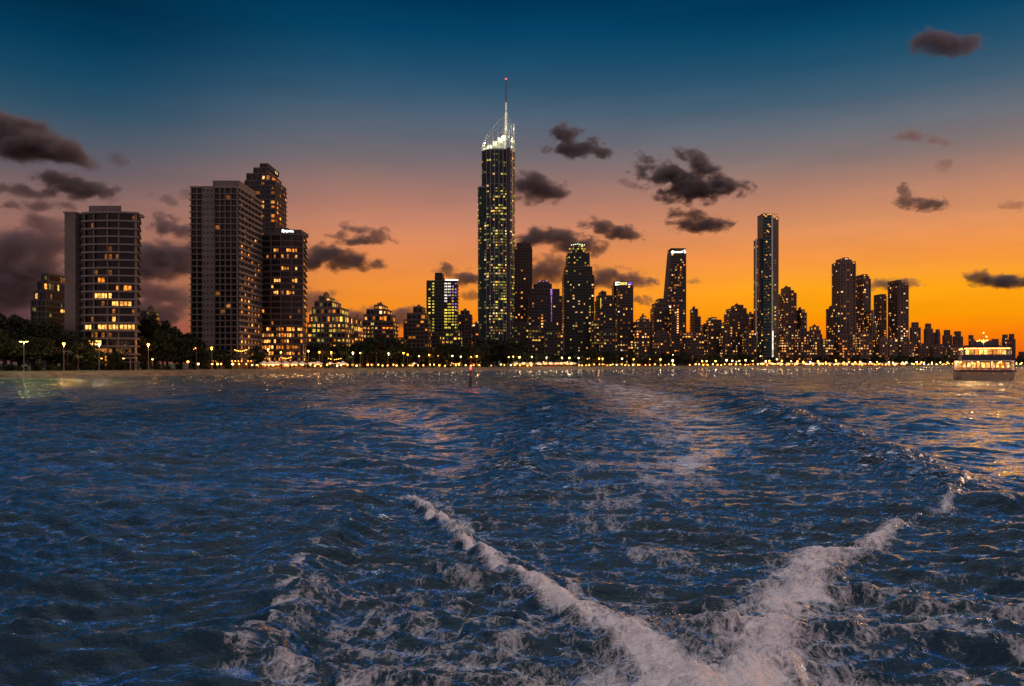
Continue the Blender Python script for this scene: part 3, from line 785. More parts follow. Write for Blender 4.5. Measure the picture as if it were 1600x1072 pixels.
# -- slab tower with a lit right flank (x 297..407)
def slab_tower():
    Y, D = 395.0, 36.0; cx = (335-800)/F*Y; root = empty('apartment_tower', (cx, Y+D/2, GZ)); rng = random.Random(8)
    X = lambda px: (px-800)/F*Y-cx
    zt = CAM_H+(HOR-294)/F*Y-GZ; nf = 30; fh = zt/nf
    x0, x1 = X(300), X(371.5)
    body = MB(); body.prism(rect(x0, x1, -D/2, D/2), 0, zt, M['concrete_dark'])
    body.build('wall', root)
    core = MB(); core.prism(rect(X(318), X(336), -D/2-1.7, -D/2+0.2), 0, zt+0.6, M['concrete']); core.build('stair_core', root)
    rf = MB(); rf.prism(rect(x0-0.8, x1+0.8, -D/2-0.8, D/2+0.8), zt+0.003, zt+0.8, M['slab']); roof = rf.build('roof', root)
    z2 = CAM_H+(HOR-280)/F*Y-GZ; z3 = CAM_H+(HOR-289)/F*Y-GZ
    pr = MB(); pr.prism(rect(X(329), X(371), -D/2+3, D/2-8), zt+0.8, z2, M['concrete']); pr.prism(rect(X(316), X(329)-0.02, -D/2+3, D/2-12), zt+0.8, z3, M['concrete']); pr.build('plant_room', roof)
    tp = MB(); tp.box((X(345), 0, z2+0.5), (8, 8, 1.0), M['concrete_dark']); tp.build('rooftop_hut', roof)
    for f in range(1, nf):
        z = f*fh
        b_ = MB()
        b_.prism(rect(x0-1.1, X(318)-0.02, -D/2-1.3, D/2-2), z-0.17, z+0.17, M['slab'])
        b_.prism(rect(X(336)+0.02, x1+1.2, -D/2-1.3, -D/2+0.3), z-0.17, z+0.17, M['slab'])
        b_.prism(rect(x1-0.2, x1+1.2, -D/2+0.3, D/2), z-0.17, z+0.17, M['slab'])
        b_.prism(rect(x1+1.08, x1+1.2, -D/2-1.3, D/2), z+0.17, z+0.95, M['concrete'])
        b_.build('balcony', root)
    fins = MB()
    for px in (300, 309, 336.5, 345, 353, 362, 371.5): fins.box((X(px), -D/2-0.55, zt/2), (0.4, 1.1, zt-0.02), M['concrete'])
    for k in range(7): fins.box((x1+0.5, -D/2+2+k*(D-4)/6, zt/2), (1.0, 0.4, zt-0.02), M['concrete'])
    fins.build('facade_rib', root)
    dark = MB(); lits = []
    for f in range(nf):
        zc = (f+.5)*fh
        for px in (304.5, 313.5, 340.5, 349, 357.5, 367):
            if rng.random() < 0.06: lits.append((1, (X(px), -D/2-0.06, zc), 2.0, 1.7, 0, 'dim'))
            else: dark.box((X(px), -D/2-0.06, zc), (2.2, 0.1, 1.9), M['dark_glass'])
        for xx in (321, 327, 333): dark.box((X(xx), -D/2-1.75, zc), (0.6, 0.1, 0.9), M['dark_glass'])
        for k in range(12):
            y = -D/2+2+(k+.5)*(D-4)/12; low = 1-f/nf
            if rng.random() < 0.18+0.65*low*low+0.15*low:
                lits.append((2+low, (x1+0.06, y, zc), 1.7*rng.uniform(.6, 1), 1.7, math.pi/2, pick(rng, dict(amber=6*low+1, dim=7, warm=1))))
            else: dark.box((x1+0.06, y, zc), (1.7, 0.1, 1.8), M['dark_glass'], math.pi/2)
    lits.sort(key=lambda q: -q[0])
    for ar, c, ww, wh, rz, mk in lits[:100]:
        o_ = link('lit_window', pane_mesh(mk), root, c); o_.rotation_euler = (0, 0, rz); o_.scale = (ww, 0.12, wh)
    for ar, c, ww, wh, rz, mk in lits[100:]: dark.box(c, (ww, 0.12, wh), E[mk], rz)
    dark.build('window', root, kind='stuff')
    tag(root, 'tall pale slab tower with many balconies and an orange-lit right flank', 'tower')
    THINGS.append((340, 297, 407, 'tall pale slab tower'))
slab_tower()

# -- stepped tower behind it (x 381..449)
tower('apartment_tower', 'dark stepped tower rising behind the pale slab tower', 'tower', 540, 26,
      [(383, 447.5, 283), (386, 440, 272), (397, 434, 263), (407, 433, 256.5)], S('amber', lit=.30, bw=3.3, fh=3.15, proj=0.7), seed=2, each_balcony=True, wall='concrete_dark', slabm='slab_dark', plant=False)

# -- rounded dark tower with a rooftop sign (x 407..480)
def sign_tower():
    Y, D = 432.0, 27.0; cx = (443-800)/F*Y; root = empty('hotel_tower', (cx, Y+D/2, GZ)); rng = random.Random(12)
    X = lambda px: (px-800)/F*Y-cx
    zt = CAM_H+(HOR-368)/F*Y-GZ; nf = 22; fh = zt/nf
    xa, xb = X(409), X(473.5); n = 16; arc = []
    for i in range(n+1):
        u = i/n; arc.append((xa+(xb-xa)*u, -D/2-3.0*math.sin(math.pi*(u*0.9+0.05))+0.9))
    xk = (478-800)/F*(Y+D)-cx
    bow = arc+[(xk, D/2), (xa, D/2)]
    body = MB(); body.prism(bow, 0, zt, M['render_brown']); body.build('wall', root)
    rf = MB(); rf.prism(inset(bow, 0.9), zt+0.004, zt+0.6, M['slab_dark']); roof = rf.build('roof', root)
    z2 = CAM_H+(HOR-356)/F*Y-GZ; z3 = CAM_H+(HOR-362)/F*Y-GZ
    pr = MB(); pr.prism(rect(X(422), X(463), -D/2+1, D/2-5), zt+0.6, z3, M['concrete_dark']); pr.prism(rect(X(426), X(447), -D/2+3, D/2-7), z3+0.002, z2+0.5, M['concrete_dark']); pr.prism(rect(X(449), X(466), -D/2+6, D/2-5), z3+0.004, z2, M['concrete_dark'])
    pr.build('plant_room', roof)
    sg = MB(); zs = CAM_H+(HOR-361)/F*Y-GZ; ys = -D/2-0.2
    def stroke(pts, r): sg.tube([(X(a), ys, CAM_H+(HOR-b)/F*Y-GZ) for a, b in pts], r, E['sign'], 6)
    stroke([(441, 363.3), (441.4, 359.0), (442.8, 358.7), (443.3, 360.2), (441.6, 361.2)], 0.17)
    for k, a in enumerate((444.6, 447.0, 449.3, 451.6, 454.0, 456.4)):
        stroke([(a-.8, 361.2+k*.08), (a, 360.0+k*.08), (a+.9, 360.6+k*.08), (a+.5, 362.0+k*.08), (a-.6, 362.2+k*.08), (a-.8, 361.2+k*.08)], 0.19)
        if k in (0, 2): stroke([(a-.8, 361+k*.08), (a-.9, 364)], 0.16)
    stroke([(458, 363.4), (458.6, 361.2)], 0.18)
    sgo = sg.build('rooftop_sign', roof); 
    bk = MB(); bk.box((X(450), ys+0.7, zs-0.2), (X(461)-X(440), 0.2, 2.2), M['dark_metal']); bk.build('sign_frame', roof)
    for f in range(1, nf):
        b_ = MB(); b_.prism(inset(bow, 1.0), f*fh-0.16, f*fh+0.16, M['slab_dark']); b_.build('balcony', root)
    fins = MB()
    for i in (0, 4, 8, 12, 16): fins.box((arc[i][0], arc[i][1]-0.35, zt/2), (0.5, 1.1, zt-0.02), M['render_brown'])
    fins.build('facade_rib', root)
    dark = MB(); lits = []
    side = [((xb+(xk-xb)*k/7, -D/2+0.5+k*(D-.5)/7), (xb+(xk-xb)*(k+1)/7, -D/2+0.5+(k+1)*(D-.5)/7)) for k in range(7)]
    for f in range(nf):
        zc = (f+.5)*fh
        for i, (a, b) in enumerate(list(zip(arc[:-1], arc[1:]))+side):
            L = math.hypot(b[0]-a[0], b[1]-a[1]); rz = math.atan2(b[1]-a[1], b[0]-a[0])
            nx, ny = math.sin(rz), -math.cos(rz)
            c = ((a[0]+b[0])/2+nx*0.07, (a[1]+b[1])/2+ny*0.07, zc)
            p = .06
            if f < 7: p = .62 if i < 13 else .35
            if f in (3, 5): p = .85
            if 5 <= i <= 13 and f in (12, 14, 16, 18, 19): p = .55
            if i > 15: p = .22
            if rng.random() < p: lits.append((L*rng.uniform(.8, 1.2), c, L*rng.uniform(.5, .9), fh*.6*rng.uniform(.6, 1), rz, pick(rng, dict(amber=6, warm=3, bright=2, dim=4) if f < 8 else dict(warm=3, dim=3, amber=2, bright=1))))
            else: dark.box(c, (L*.85, 0.1, fh*.62), M['dark_glass'], rz)
    lits.sort(key=lambda q: -q[0])
    for ar, c, ww, wh, rz, mk in lits[:100]:
        o_ = link('lit_window', pane_mesh(mk), root, c); o_.rotation_euler = (0, 0, rz); o_.scale = (ww, 0.12, wh)
    for ar, c, ww, wh, rz, mk in lits[100:]: dark.box(c, (ww, 0.12, wh), E[mk], rz)
    dark.build('window', root, kind='stuff')
    tag(root, 'dark rounded hotel tower with a white lit rooftop sign and amber windows', 'hotel')
    THINGS.append((443, 407, 480, 'hotel tower with the rooftop sign'))
sign_tower()

T_ = tower
T_('apartment_block', 'low stepped block at the far left with a lamplit right edge', 'apartment block', 455, 20,
   [(50, 99, 470), (54, 97, 455), (60, 95, 440), (66, 88, 428)], S('amber', lit=.2, bw=2.8, mats=dict(greend=5, dim=5, warm=2, bright=1)), seed=3, wall='concrete_dark', each_balcony=True)
T_('apartment_block', 'low block half hidden by trees between the two pale towers', 'apartment block', 470, 16,
   [(219, 246, 492), (222, 238, 486)], S('yellow', lit=.3, bw=3.0, mats=dict(greend=4, dim=3, green=2)), seed=4)
T_('apartment_block', 'broad stepped block with yellow lit balconies right of the hotel tower', 'apartment block', 560, 30,
   [(481, 553, 505), (484, 550, 492), (488, 545, 481), (492, 533, 471), (499, 520, 463)], S('yellow', lit=.8, bw=3.0, fh=3.2), seed=5, wall='render_tan', slabm='slab', each_balcony=True)
T_('apartment_block', 'low stepped block glowing orange beside the broad yellow-lit block', 'apartment block', 590, 22,
   [(553, 569, 520), (553, 564, 508), (553, 559, 497)], S('yellow', lit=.65, bw=2.8, mats=dict(amber=4, bright=3, warm=3)), seed=6, wall='render_tan', slabm='slab')
T_('apartment_block', 'stepped gabled block with an amber lit centre bay', 'apartment block', 640, 26,
   [(567, 622, 503), (569, 618, 492), (573, 612, 484), (585, 606, 477)], S('yellow', lit=.55, bw=3.0, mats=dict(amber=4, warm=3, greend=4, dim=3, pale=1)), seed=7, wall='render_brown', each_balcony=True)
T_('apartment_block', 'brown stepped block left of the green-lit tower', 'apartment block', 670, 26,
   [(631, 674, 500), (636, 670, 490), (646, 665, 480)], S('amber', lit=.22, mats=dict(dim=6, amber=2, warm=2, greend=2)), seed=8, wall='render_brown', each_balcony=True)

def strip(root, name, c, size, mk):
    m_ = MB(); m_.box(c, size, E[mk]); return m_.build(name, root)
# green and violet lit twin-wing tower
Yg_ = 760
r_, p_, l_ = T_('apartment_tower', 'green and violet lit tower with a white light strip on its roof edge', 'tower', Yg_, 24,
   [(667, 716, 439), (680, 694, 427)], S('green', lit=.05, wf=.7), seed=9, wall='green_glass', maxind=60, plant=False)
rng = random.Random(4)
def XL(px, Y, loc): return (px-800)/F*Y-loc[0]
def ZL(py, Y): return CAM_H+(HOR-py)/F*Y-GZ
for col_, mk in ((671, 'green'), (677.5, 'green'), (696.5, 'w'), (702, 'w'), (707.5, 'p'), (712.5, 'p')):
    for k in range(20):
        py = 443+k*4.6
        if rng.random() < (0.28 if mk == 'green' and col_ < 673 else 0.12): continue
        kk = {'green': 'green', 'w': 'white' if k < 7 else 'green', 'p': 'purple' if k < 9 and (col_ > 710 or k % 2) else 'green'}[mk]
        o_ = link('lit_window', pane_mesh(kk), r_, (XL(col_, Yg_, l_), -12.1, ZL(py, Yg_))); o_.scale = (2.0 if mk != 'w' else 2.6, 0.12, 1.3)
strip(r_, 'roof_light', (XL(706, Yg_, l_), -12.3, ZL(437.6, Yg_)), (XL(715, Yg_, l_)-XL(695, Yg_, l_), 0.3, 0.8), 'sign')
T_('apartment_block', 'dark narrow block just left of the spired skyscraper', 'apartment block', 800, 20,
   [(716, 738, 492), (720, 734, 486)], S('amber', lit=.12), seed=10, wall='render_brown')
T_('apartment_block', 'small dark block tucked against the foot of the spired skyscraper', 'apartment block', 820, 18,
   [(737, 749, 506)], S('amber', lit=.2), seed=11, wall='render_brown')

# -- the spired skyscraper (x 745..804)
def spire_tower():
    Y = 887.0; D = 40.0; cx = (776-800)/F*Y; root = empty('skyscraper', (cx, Y+D/2, GZ)); rng = random.Random(21)
    X = lambda px: (px-800)/F*Y-cx
    Z = lambda py: CAM_H+(HOR-py)/F*Y-GZ
    def oval(xa, xb, ya, yb, n=28, pw=2.6):
        out = []
        for i in range(n):
            a = 2*math.pi*i/n; c_, s_ = math.cos(a), math.sin(a)
            out.append(((xa+xb)/2+(xb-xa)/2*math.copysign(abs(c_)**(2/pw), c_), (ya+yb)/2+(yb-ya)/2*math.copysign(abs(s_)**(2/pw), s_)))
        return out
    main = oval(X(752), X(804), -D/2, D/2); lobe = oval(X(745.5), X(764), -D/2+5, D/2-5, 18)
    zs, zl = Z(234), Z(291)
    body = MB(); body.prism(main, 0, zs, M['blue_glass']); body.prism(lobe, 0, zl, M['blue_glass']); body.build('glass_shaft', root)
    rf = MB(); rf.prism(inset(main, 0.5), zs+0.01, zs+1.4, M['metal']); rf.prism(inset(lobe, 0.4), zl+0.01, zl+1.2, M['metal']); rf.build('roof', root)
    bands = MB(); nf = 76; fh = zs/nf
    for f in range(1, nf):
        bands.prism(inset(main, 0.35 if f % 4 else 0.7), f*fh-0.12, f*fh+0.12, M['metal'] if f % 4 == 0 else M['green_glass'])
    bands.build('floor_banding', root)
    # full-height vertical ribs and a wide dark rib standing proud on the right
    rb = MB()
    for px in (752.6, 760, 766.5, 773, 779.5, 786, 791.5, 797.5, 801.5):
        i = min(range(len(main)), key=lambda k: (abs(main[k][0]-X(px)) if main[k][1] < 0 else 1e9))
        rb.box((X(px), main[i][1]-0.2, zs/2), (0.5, 1.4, zs), M['metal'])
    rb.box((X(794.6), -D/2+1.0, zs/2+1), (3.2, 4.6, zs+2), M['dark_metal'])
    rb.build('facade_rib', root)
    # slanted sail crown: mullions standing on the roof edge, hoops, lit core
    cr = MB(); top = []
    front = sorted([p for p in inset(main, 0.3)], key=lambda p: math.atan2(p[1], p[0]))
    for i, p in enumerate(front):
        u = (p[0]-X(752))/(X(804)-X(752)); u = min(1, max(0, u))
        zt = Z(226-46*min(1, u/0.72)**0.75) if u < 0.72 else Z(180+10*(u-.72)/.28)
        top.append((p[0], p[1], zt))
        cr.tube([(p[0], p[1], zs+1), (p[0]*0.995, p[1]*0.995, zt)], [0.45, 0.22], M['white_metal'], 5)
    for hgt in (0.28, 0.55, 0.8):
        pts = [(a, b, zs+1+(c-zs-1)*hgt) for a, b, c in top]
        for p, q in zip(pts, pts[1:]+pts[:1]): cr.tube([p, q], 0.17, M['white_metal'], 4)
    for p, q in zip(top, top[1:]+top[:1]): cr.tube([p, q], 0.2, M['white_metal'], 4)
    crown = cr.build('crown_frame', root)
    lc = MB(); 
    for k, (px, w_, pa, pb) in enumerate(((758, 6, 233, 228), (765, 8, 233, 223), (773, 8, 233, 217), (780, 7, 233, 211), (787, 6, 233, 207))):
        lc.prism(rect(X(px)-w_/2*.7, X(px)+w_/2*.7, -D/2+9+k, D/2-9), zs+1.5, Z(pb), M['white_metal'])
    lc.build('crown_core', crown)
    for px, py, w_, h_ in ((756, 230, 3.2, 1.6), (761, 229.5, 3, 1.8), (766, 226.5, 3.5, 3), (770.5, 222, 3.4, 4.2), (775, 219, 3, 3.6), (779, 215.5, 3, 3), (784, 212, 2.6, 4), (789, 214, 2.2, 5), (799.5, 228, 2.6, 4), (801, 220, 1.2, 5), (795, 212, 1.2, 4), (768, 231, 14, .8), (785, 230, 8, 1.0)):
        l_ = MB(); l_.box((X(px), -D/2+7.6+(0 if px < 792 else -3), Z(py)), (w_*.55, 0.3, h_*.55), E['crown']); l_.build('crown_light', crown)
    sp = MB(); sp.tube([(X(790.5), 2, Z(212)), (X(790.5), 2, Z(196)), (X(790.5), 2, Z(150))], [2.3, 1.7, 1.0], M['white_metal'], 10)
    spo = sp.build('spire', root)
    sp2 = MB(); sp2.tube([(X(790.5), 2, Z(150)), (X(790.5), 2, Z(113))], [0.62, 0.36], M['dark_metal'], 8); sp2.build('spire_tip', spo)
    for k in range(4):
        g = MB(); g.lathe((X(790.5), 2, Z(150+k*14)), [(1.3, -0.5), (1.5, 0), (1.3, 0.5)], M['metal'], 10); g.build('spire_collar', spo)
    st_ = MB()
    for sx, sy in ((-7, 0), (7, 0), (0, -7)): st_.tube([(X(790.5), 2, Z(188)), (X(790.5)+sx, 2+sy, Z(222))], 0.3, M['white_metal'], 5)
    st_.build('spire_strut', spo)
    rl = MB(); rl.lathe((X(790.5), 2, Z(112.6)), [(0.1, -0.9), (0.8, -0.4), (0.8, 0.4), (0.1, 0.9)], E['red'], 8); rl.build('beacon_light', spo)
    ul = bpy.data.lights.new('crown_floodlight', 'SPOT'); ul.energy = 90000; ul.color = (0.92, 1.0, 0.55); ul.spot_size = R(38); ul.shadow_soft_size = 0.8
    for dx_, dy_ in ((-5, -14), (3, -15), (-14, -8)):
        uo = bpy.data.objects.new('crown_floodlight', ul); COL.objects.link(uo); uo.parent = root
        uo.location = (X(790.5)+dx_, dy_, zs+3); dvec = Vector((-dx_*0.9, -dy_*0.9+2, 55)); uo.rotation_euler = (-dvec).to_track_quat('Z', 'Y').to_euler()
    pl = bpy.data.lights.new('crown_lamp_light', 'POINT'); pl.energy = 2200; pl.color = (.95, 1, .6); pl.shadow_soft_size = .4
    for px, py in ((759, 224), (768, 218), (777, 211), (786, 203), (798, 216)):
        po = bpy.data.objects.new('crown_lamp_light', pl); COL.objects.link(po); po.parent = root; po.location = (X(px), -D/2+4.5, Z(py))
    # windows
    lits = []; dark = MB()
    for f in range(nf):
        zc = (f+.5)*fh; rowp = rng.choice([.08, .12, .18, .3, .5]); zr = f/nf
        for poly, zmax, lob in ((main, zs, 0), (lobe, zl, 1)):
            if zc > zmax-2: continue
            n = len(poly)
            for i in range(n):
                a, b = poly[i], poly[(i+1) % n]; L = math.hypot(b[0]-a[0], b[1]-a[1])
                ux, uy = (b[0]-a[0])/L, (b[1]-a[1])/L; nx, ny = uy, -ux
                if ny > -0.15 or L < 0.6: continue
                mxp = 800+((a[0]+b[0])/2+cx)*F/Y
                if lob and mxp > 754: continue
                if 792 < mxp < 797.5: continue
                if not lob and mxp < 753: continue
                ns = max(1, round(L/2.6)); 
                for k in range(ns):
                    t0 = (k+.5)/ns; c = (a[0]+(b[0]-a[0])*t0+nx*.4, a[1]+(b[1]-a[1])*t0+ny*.4, zc)
                    p = rowp*(1.5 if 772 < mxp < 791 else .6)*(0.8+.7*(1-zr))
                    ww = L/ns*rng.uniform(.5, .95)
                    if rng.random() < p: lits.append((ww*(2 if rng.random() < .3 else 1), c, ww, fh*.5, math.atan2(uy, ux), pick(rng, dict(pale=2, green=3, greend=8, warm=1.5, dim=1.5))))
                    elif rng.random() < .4: dark.box(c, (ww, .1, fh*.5), E['greend'] if rng.random() < .42*(1-zr)+.10 else M['dark_glass'], math.atan2(uy, ux))
    lits.sort(key=lambda q: -q[0])
    for ar, c, ww, wh, rz, mk in lits[:100]:
        o_ = link('lit_window', pane_mesh(mk), root, c); o_.rotation_euler = (0, 0, rz); o_.scale = (ww, 0.12, wh)
    for ar, c, ww, wh, rz, mk in lits[100:]: dark.box(c, (ww, .12, wh), E[mk], rz)
    dark.build('window', root, kind='stuff')
    tag(root, 'tallest skyscraper, dark glass with a lit slanted crown and a long spire', 'skyscraper')
    THINGS.append((776, 745, 804, 'spired skyscraper'))
spire_tower()

T_('apartment_tower', 'slim dark tower hard against the right of the spired skyscraper', 'tower', 960, 26,
   [(804, 831, 386), (807, 829, 380)], S('far', lit=.2, mats=dict(amber=5, dim=5, warm=4)), seed=20, wall='render_brown', landmark='slim dark tower')
T_('apartment_block', 'low grey block in front of the slim dark tower', 'apartment block', 900, 20,
   [(804, 826, 505)], S('farlow', lit=.2, mats=dict(greend=4, dim=4, green=1)), seed=41, landmark='slim dark tower')
Yv = 930
r_, p_, l_ = T_('apartment_tower', 'stepped tower with a vertical row of violet lights', 'tower', Yv, 28,
   [(825, 878, 463), (828, 874, 452), (833, 862, 444), (840, 858, 440)], S('far', lit=.24), seed=22, wall='concrete_dark')
for k in range(16):
    o_ = link('lit_window', pane_mesh('purple'), r_, (XL(861.5, Yv, l_), -14.15, ZL(453+k*3.2, Yv))); o_.scale = (2.2 if k < 3 else 1.2, 0.12, 1.5)
for px in (843, 849, 855): strip(r_, 'roof_light', (XL(px, Yv, l_), -14.5, ZL(440, Yv)), (1.6, .3, .7), 'purple')

Yc = 950
r_, p_, l_ = T_('apartment_tower', 'broad green tinted tower with setbacks and a ring of roof lights', 'tower', Yc, 34,
   [(878.5, 928, 430), (880.5, 925, 417), (884, 921, 396), (891, 914, 388), (894, 912, 381)], S('green', lit=.26, bw=3.2, mats=dict(pale=3, warm=3, greend=5, green=3, dim=3)), seed=23, wall='green_glass', plant=False)
for k in range(7):
    l2 = MB(); px = 893+k*3.3; l2.box((XL(px, Yc, l_), -17.5, ZL(381.5+abs(k-3)*.5, Yc)), (1.1, .4, 1.1), E['crown']); l2.build('roof_light', r_)
for px in (890.5, 896, 903, 909.5, 913.5): strip(r_, 'roof_light', (XL(px, Yc, l_), -17.6, ZL(389, Yc)), (2.0, .3, 1.2), 'green')
r_, p_, l_ = T_('apartment_tower', 'dark tower with one bright yellow-green vertical light slot', 'tower', 940, 28,
   [(929, 961, 470), (931, 957, 462), (935, 947, 456)], S('far', lit=.16, mats=dict(dim=4, warm=3, green=3)), seed=24, wall='concrete_dark')
strip(r_, 'vertical_light', (XL(938.5, 940, l_), -14.8, ZL(474, 940)), (0.9, .3, 12), 'green')
Ys = 980
r_, p_, l_ = T_('office_tower', 'flat-topped tower with a white, yellow and violet roof sign', 'tower', Ys, 26,
   [(960.5, 989, 446)], S('far', lit=.27), seed=25, wall='render_brown', plant=False, mast=None)
top_ = MB(); top_.box((XL(974.8, Ys, l_), -4, ZL(442.5, Ys)), (XL(988.5, Ys, l_)-XL(961, Ys, l_), 16, 5.4), M['concrete_dark']); top_.build('sign_storey', r_)
def signrow(root, loc, Y, yf, items):
    for nm, x0, x1, y0, y1, mk in items:
        m_ = MB(); m_.box(((XL(x0, Y, loc)+XL(x1, Y, loc))/2, yf, (ZL(y0, Y)+ZL(y1, Y))/2), (XL(x1, Y, loc)-XL(x0, Y, loc), .3, abs(ZL(y0, Y)-ZL(y1, Y))), E[mk]); m_.build(nm, root)
signrow(r_, l_, Ys, -12.4, [('sign_panel', 961.6, 963.1, 440.6, 445.8, 'sign'), ('sign_panel', 963.5, 968.2, 444.6, 445.8, 'sign'), ('sign_panel', 963.5, 968.2, 440.6, 441.6, 'sign'), ('sign_panel', 964.5, 967.4, 442.4, 443.7, 'sign_y'),
    ('sign_panel', 968.6, 975.8, 441, 445.6, 'sign_y'), ('sign_panel', 976.4, 979.8, 440.8, 445.6, 'sign_y'), ('sign_panel', 981.2, 987.8, 440.4, 445.8, 'sign_p'), ('sign_panel', 982, 985, 444.4, 445.4, 'sign')])
T_('apartment_block', 'narrow wing just left of the tower with the coloured roof sign', 'apartment block', 1000, 20, [(956.5, 961.5, 447)], S('far', lit=.1), seed=26, wall='render_brown', plant=False)
T_('apartment_block', 'low yellow-lit block with a small turret between two sign towers', 'apartment block', 960, 26,
   [(989, 1019, 503), (994, 1014, 499), (1000, 1009, 494)], S('farlow', lit=.45), seed=27, wall='render_tan')
T_('apartment_tower', 'rounded dark tower left of the tapering tower', 'tower', 990, 28,
   [(1016, 1046, 482), (1018, 1044, 474), (1024, 1042, 467)], S('far', lit=.22), seed=28, wall='render_brown')

# tapering tower with the white sign (x 1041..1079)
def taper_tower():
    Y, D = 1000.0, 26.0; cx = (1060-800)/F*Y; root = empty('hotel_tower', (cx, Y+D/2, GZ)); loc = (cx, Y+D/2); rng = random.Random(31)
    X = lambda px: (px-800)/F*Y-cx
    Z = lambda py: CAM_H+(HOR-py)/F*Y-GZ
    prof = [(1042, 1077.5, 560), (1042, 1077.5, 470), (1044.5, 1077.3, 440), (1048.6, 1076.8, 389.5)]
    body = MB()
    rings = [[(X(a), -D/2, Z(t_)), (X(b), -D/2, Z(t_)), (X(b), D/2, Z(t_)), (X(a), D/2, Z(t_))] for a, b, t_ in prof]
    rings[0] = [(p[0], p[1], 0) for p in rings[0]]
    rings[-1] = [(X(1048.6), -D/2, Z(391)), (X(1071), -D/2, Z(389)), (X(1076.8), D/2, Z(389.5)), (X(1049), D/2, Z(391))]
    rings[1][1] = (X(1071.5), -D/2, Z(470)); rings[2][1] = (X(1071.3), -D/2, Z(440)); rings[0][1] = (X(1071.5), -D/2, 0)
    body.loft(rings, M['render_brown']); body.build('wall', root)
    rm = MB(); rm.prism([(X(1048), -D/2-.3), (X(1071.2), -D/2-.3), (X(1077.2), D/2), (X(1049), D/2)], Z(389)+.02, Z(389)+.9, M['concrete_dark']); roof = rm.build('roof', root)
    a_ = MB(); a_.box((X(1052), 0, Z(389)+1.8), (1.4, 1.4, 1.9), M['dark_metal']); a_.build('plant_room', roof)
    def edge(z):  # left edge in px for a height
        py = HOR-(z+GZ-CAM_H)*F/Y
        return float(np.interp(py, [391, 440, 470, 560], [1048.8, 1044.7, 1042.2, 1042.2]))
    nf = 44; fh = Z(396)/nf; bd = MB(); dark = MB(); lits = []
    for f in range(nf):
        z = f*fh; e = edge(z)
        if f: bd.box(((X(e)+X(1071.4))/2, -D/2-.25, z), (X(1071.4)-X(e), .7, .3), M['slab_dark'])
        for k in range(9):
            px = e+1.6+k*(1071-e-2)/9
            c = (X(px)+.6, -D/2-.15, z+fh*.5); ww = rng.uniform(1.1, 2.0)
            if rng.random() < (.2 if f % 5 else .4)*(1.35-.5*f/nf): lits.append((ww, c, ww, 1.5, 0, pick(rng, ST['far']['mats'])))
            else: dark.box(c, (1.9, .1, 1.7), M['dark_glass'])
    bd.build('floor_banding', root)
    rb = MB()
    for px in (1071.5, 1066): rb.box((X(px), -D/2-.3, Z(396)/2), (.7, .9, Z(396)), M['concrete_dark'])
    rb.build('facade_rib', root)
    lits.sort(key=lambda q: -q[0])
    for ar, c, ww, wh, rz, mk in lits[:100]:
        o_ = link('lit_window', pane_mesh(mk), root, c); o_.scale = (ww, .12, wh)
    for ar, c, ww, wh, rz, mk in lits[100:]: dark.box(c, (ww, .12, wh), E[mk], rz)
    dark.build('window', root, kind='stuff')
    sg = MB()
    def stroke(pts, r=.36): sg.tube([(X(a), -D/2-.8, Z(b)) for a, b in pts], r, E['sign'], 6)
    stroke([(1052.4, 392.8), (1050.6, 392.2), (1049.0, 393.4), (1049.2, 395.2), (1050.8, 396.2), (1052.4, 395.2), (1052.2, 394.0), (1051, 394.0)], .42)
    for a in (1054, 1056.2, 1058.6, 1061, 1063.2): stroke([(a-.7, 395), (a-.3, 393.4), (a+.6, 393.4), (a+.6, 394.8), (a-.5, 395)])
    stroke([(1064.6, 395), (1066.2, 392)]); stroke([(1065, 394), (1066.6, 394)])
    stroke([(1069.6, 390.6), (1068.6, 392), (1070.6, 393.2), (1070.8, 394.6), (1069.2, 395.2), (1068.8, 394)], .55)
    sg.build('rooftop_sign', roof)
    tag(root, 'tapering brown hotel tower with a white lit sign across its top', 'hotel')
    THINGS.append((1060, 1041, 1079, 'tapering hotel tower'))
taper_tower()
r_, p_, l_ = T_('apartment_block', 'low block with a bright stack of windows at the foot of the tapering tower', 'apartment block', 965, 20,
   [(1044, 1066, 482)], S('farlow', lit=.3, mats=dict(warm=4, dim=4, amber=3)), seed=32, wall='render_brown')
strip(r_, 'roof_light', (XL(1047, 965, l_), -10.4, ZL(479.5, 965)), (1.6, .4, 1.6), 'sign')
for k in range(11):
    o_ = link('lit_window', pane_mesh('bright'), r_, (XL(1058.5, 965, l_), -10.15, ZL(484+k*3.6, 965))); o_.scale = (2.2, .12, 1.4)
T_('apartment_block', 'dark stepped block right of the tapering tower', 'apartment block', 1010, 24,
   [(1078, 1094.5, 495), (1078, 1090, 483)], S('far', lit=.14), seed=33, wall='render_brown')
T_('apartment_block', 'pyramid-topped low block between the tapering tower and the arched block', 'apartment block', 1020, 26,
   [(1099, 1131, 505), (1103, 1127, 500), (1107, 1119, 496)], S('farlow', lit=.38), seed=34, wall='render_brown')
T_('apartment_block', 'round-shouldered block left of the twin-fin tower', 'apartment block', 1030, 30,
   [(1131, 1168, 490), (1134, 1166, 482), (1142, 1161, 477)], S('far', lit=.34), seed=35, wall='render_brown')
T_('apartment_block', 'lower wing between the round-shouldered block and the twin-fin tower', 'apartment block', 1050, 24,
   [(1166, 1179.5, 491)], S('farlow', lit=.3), seed=36, wall='render_brown')

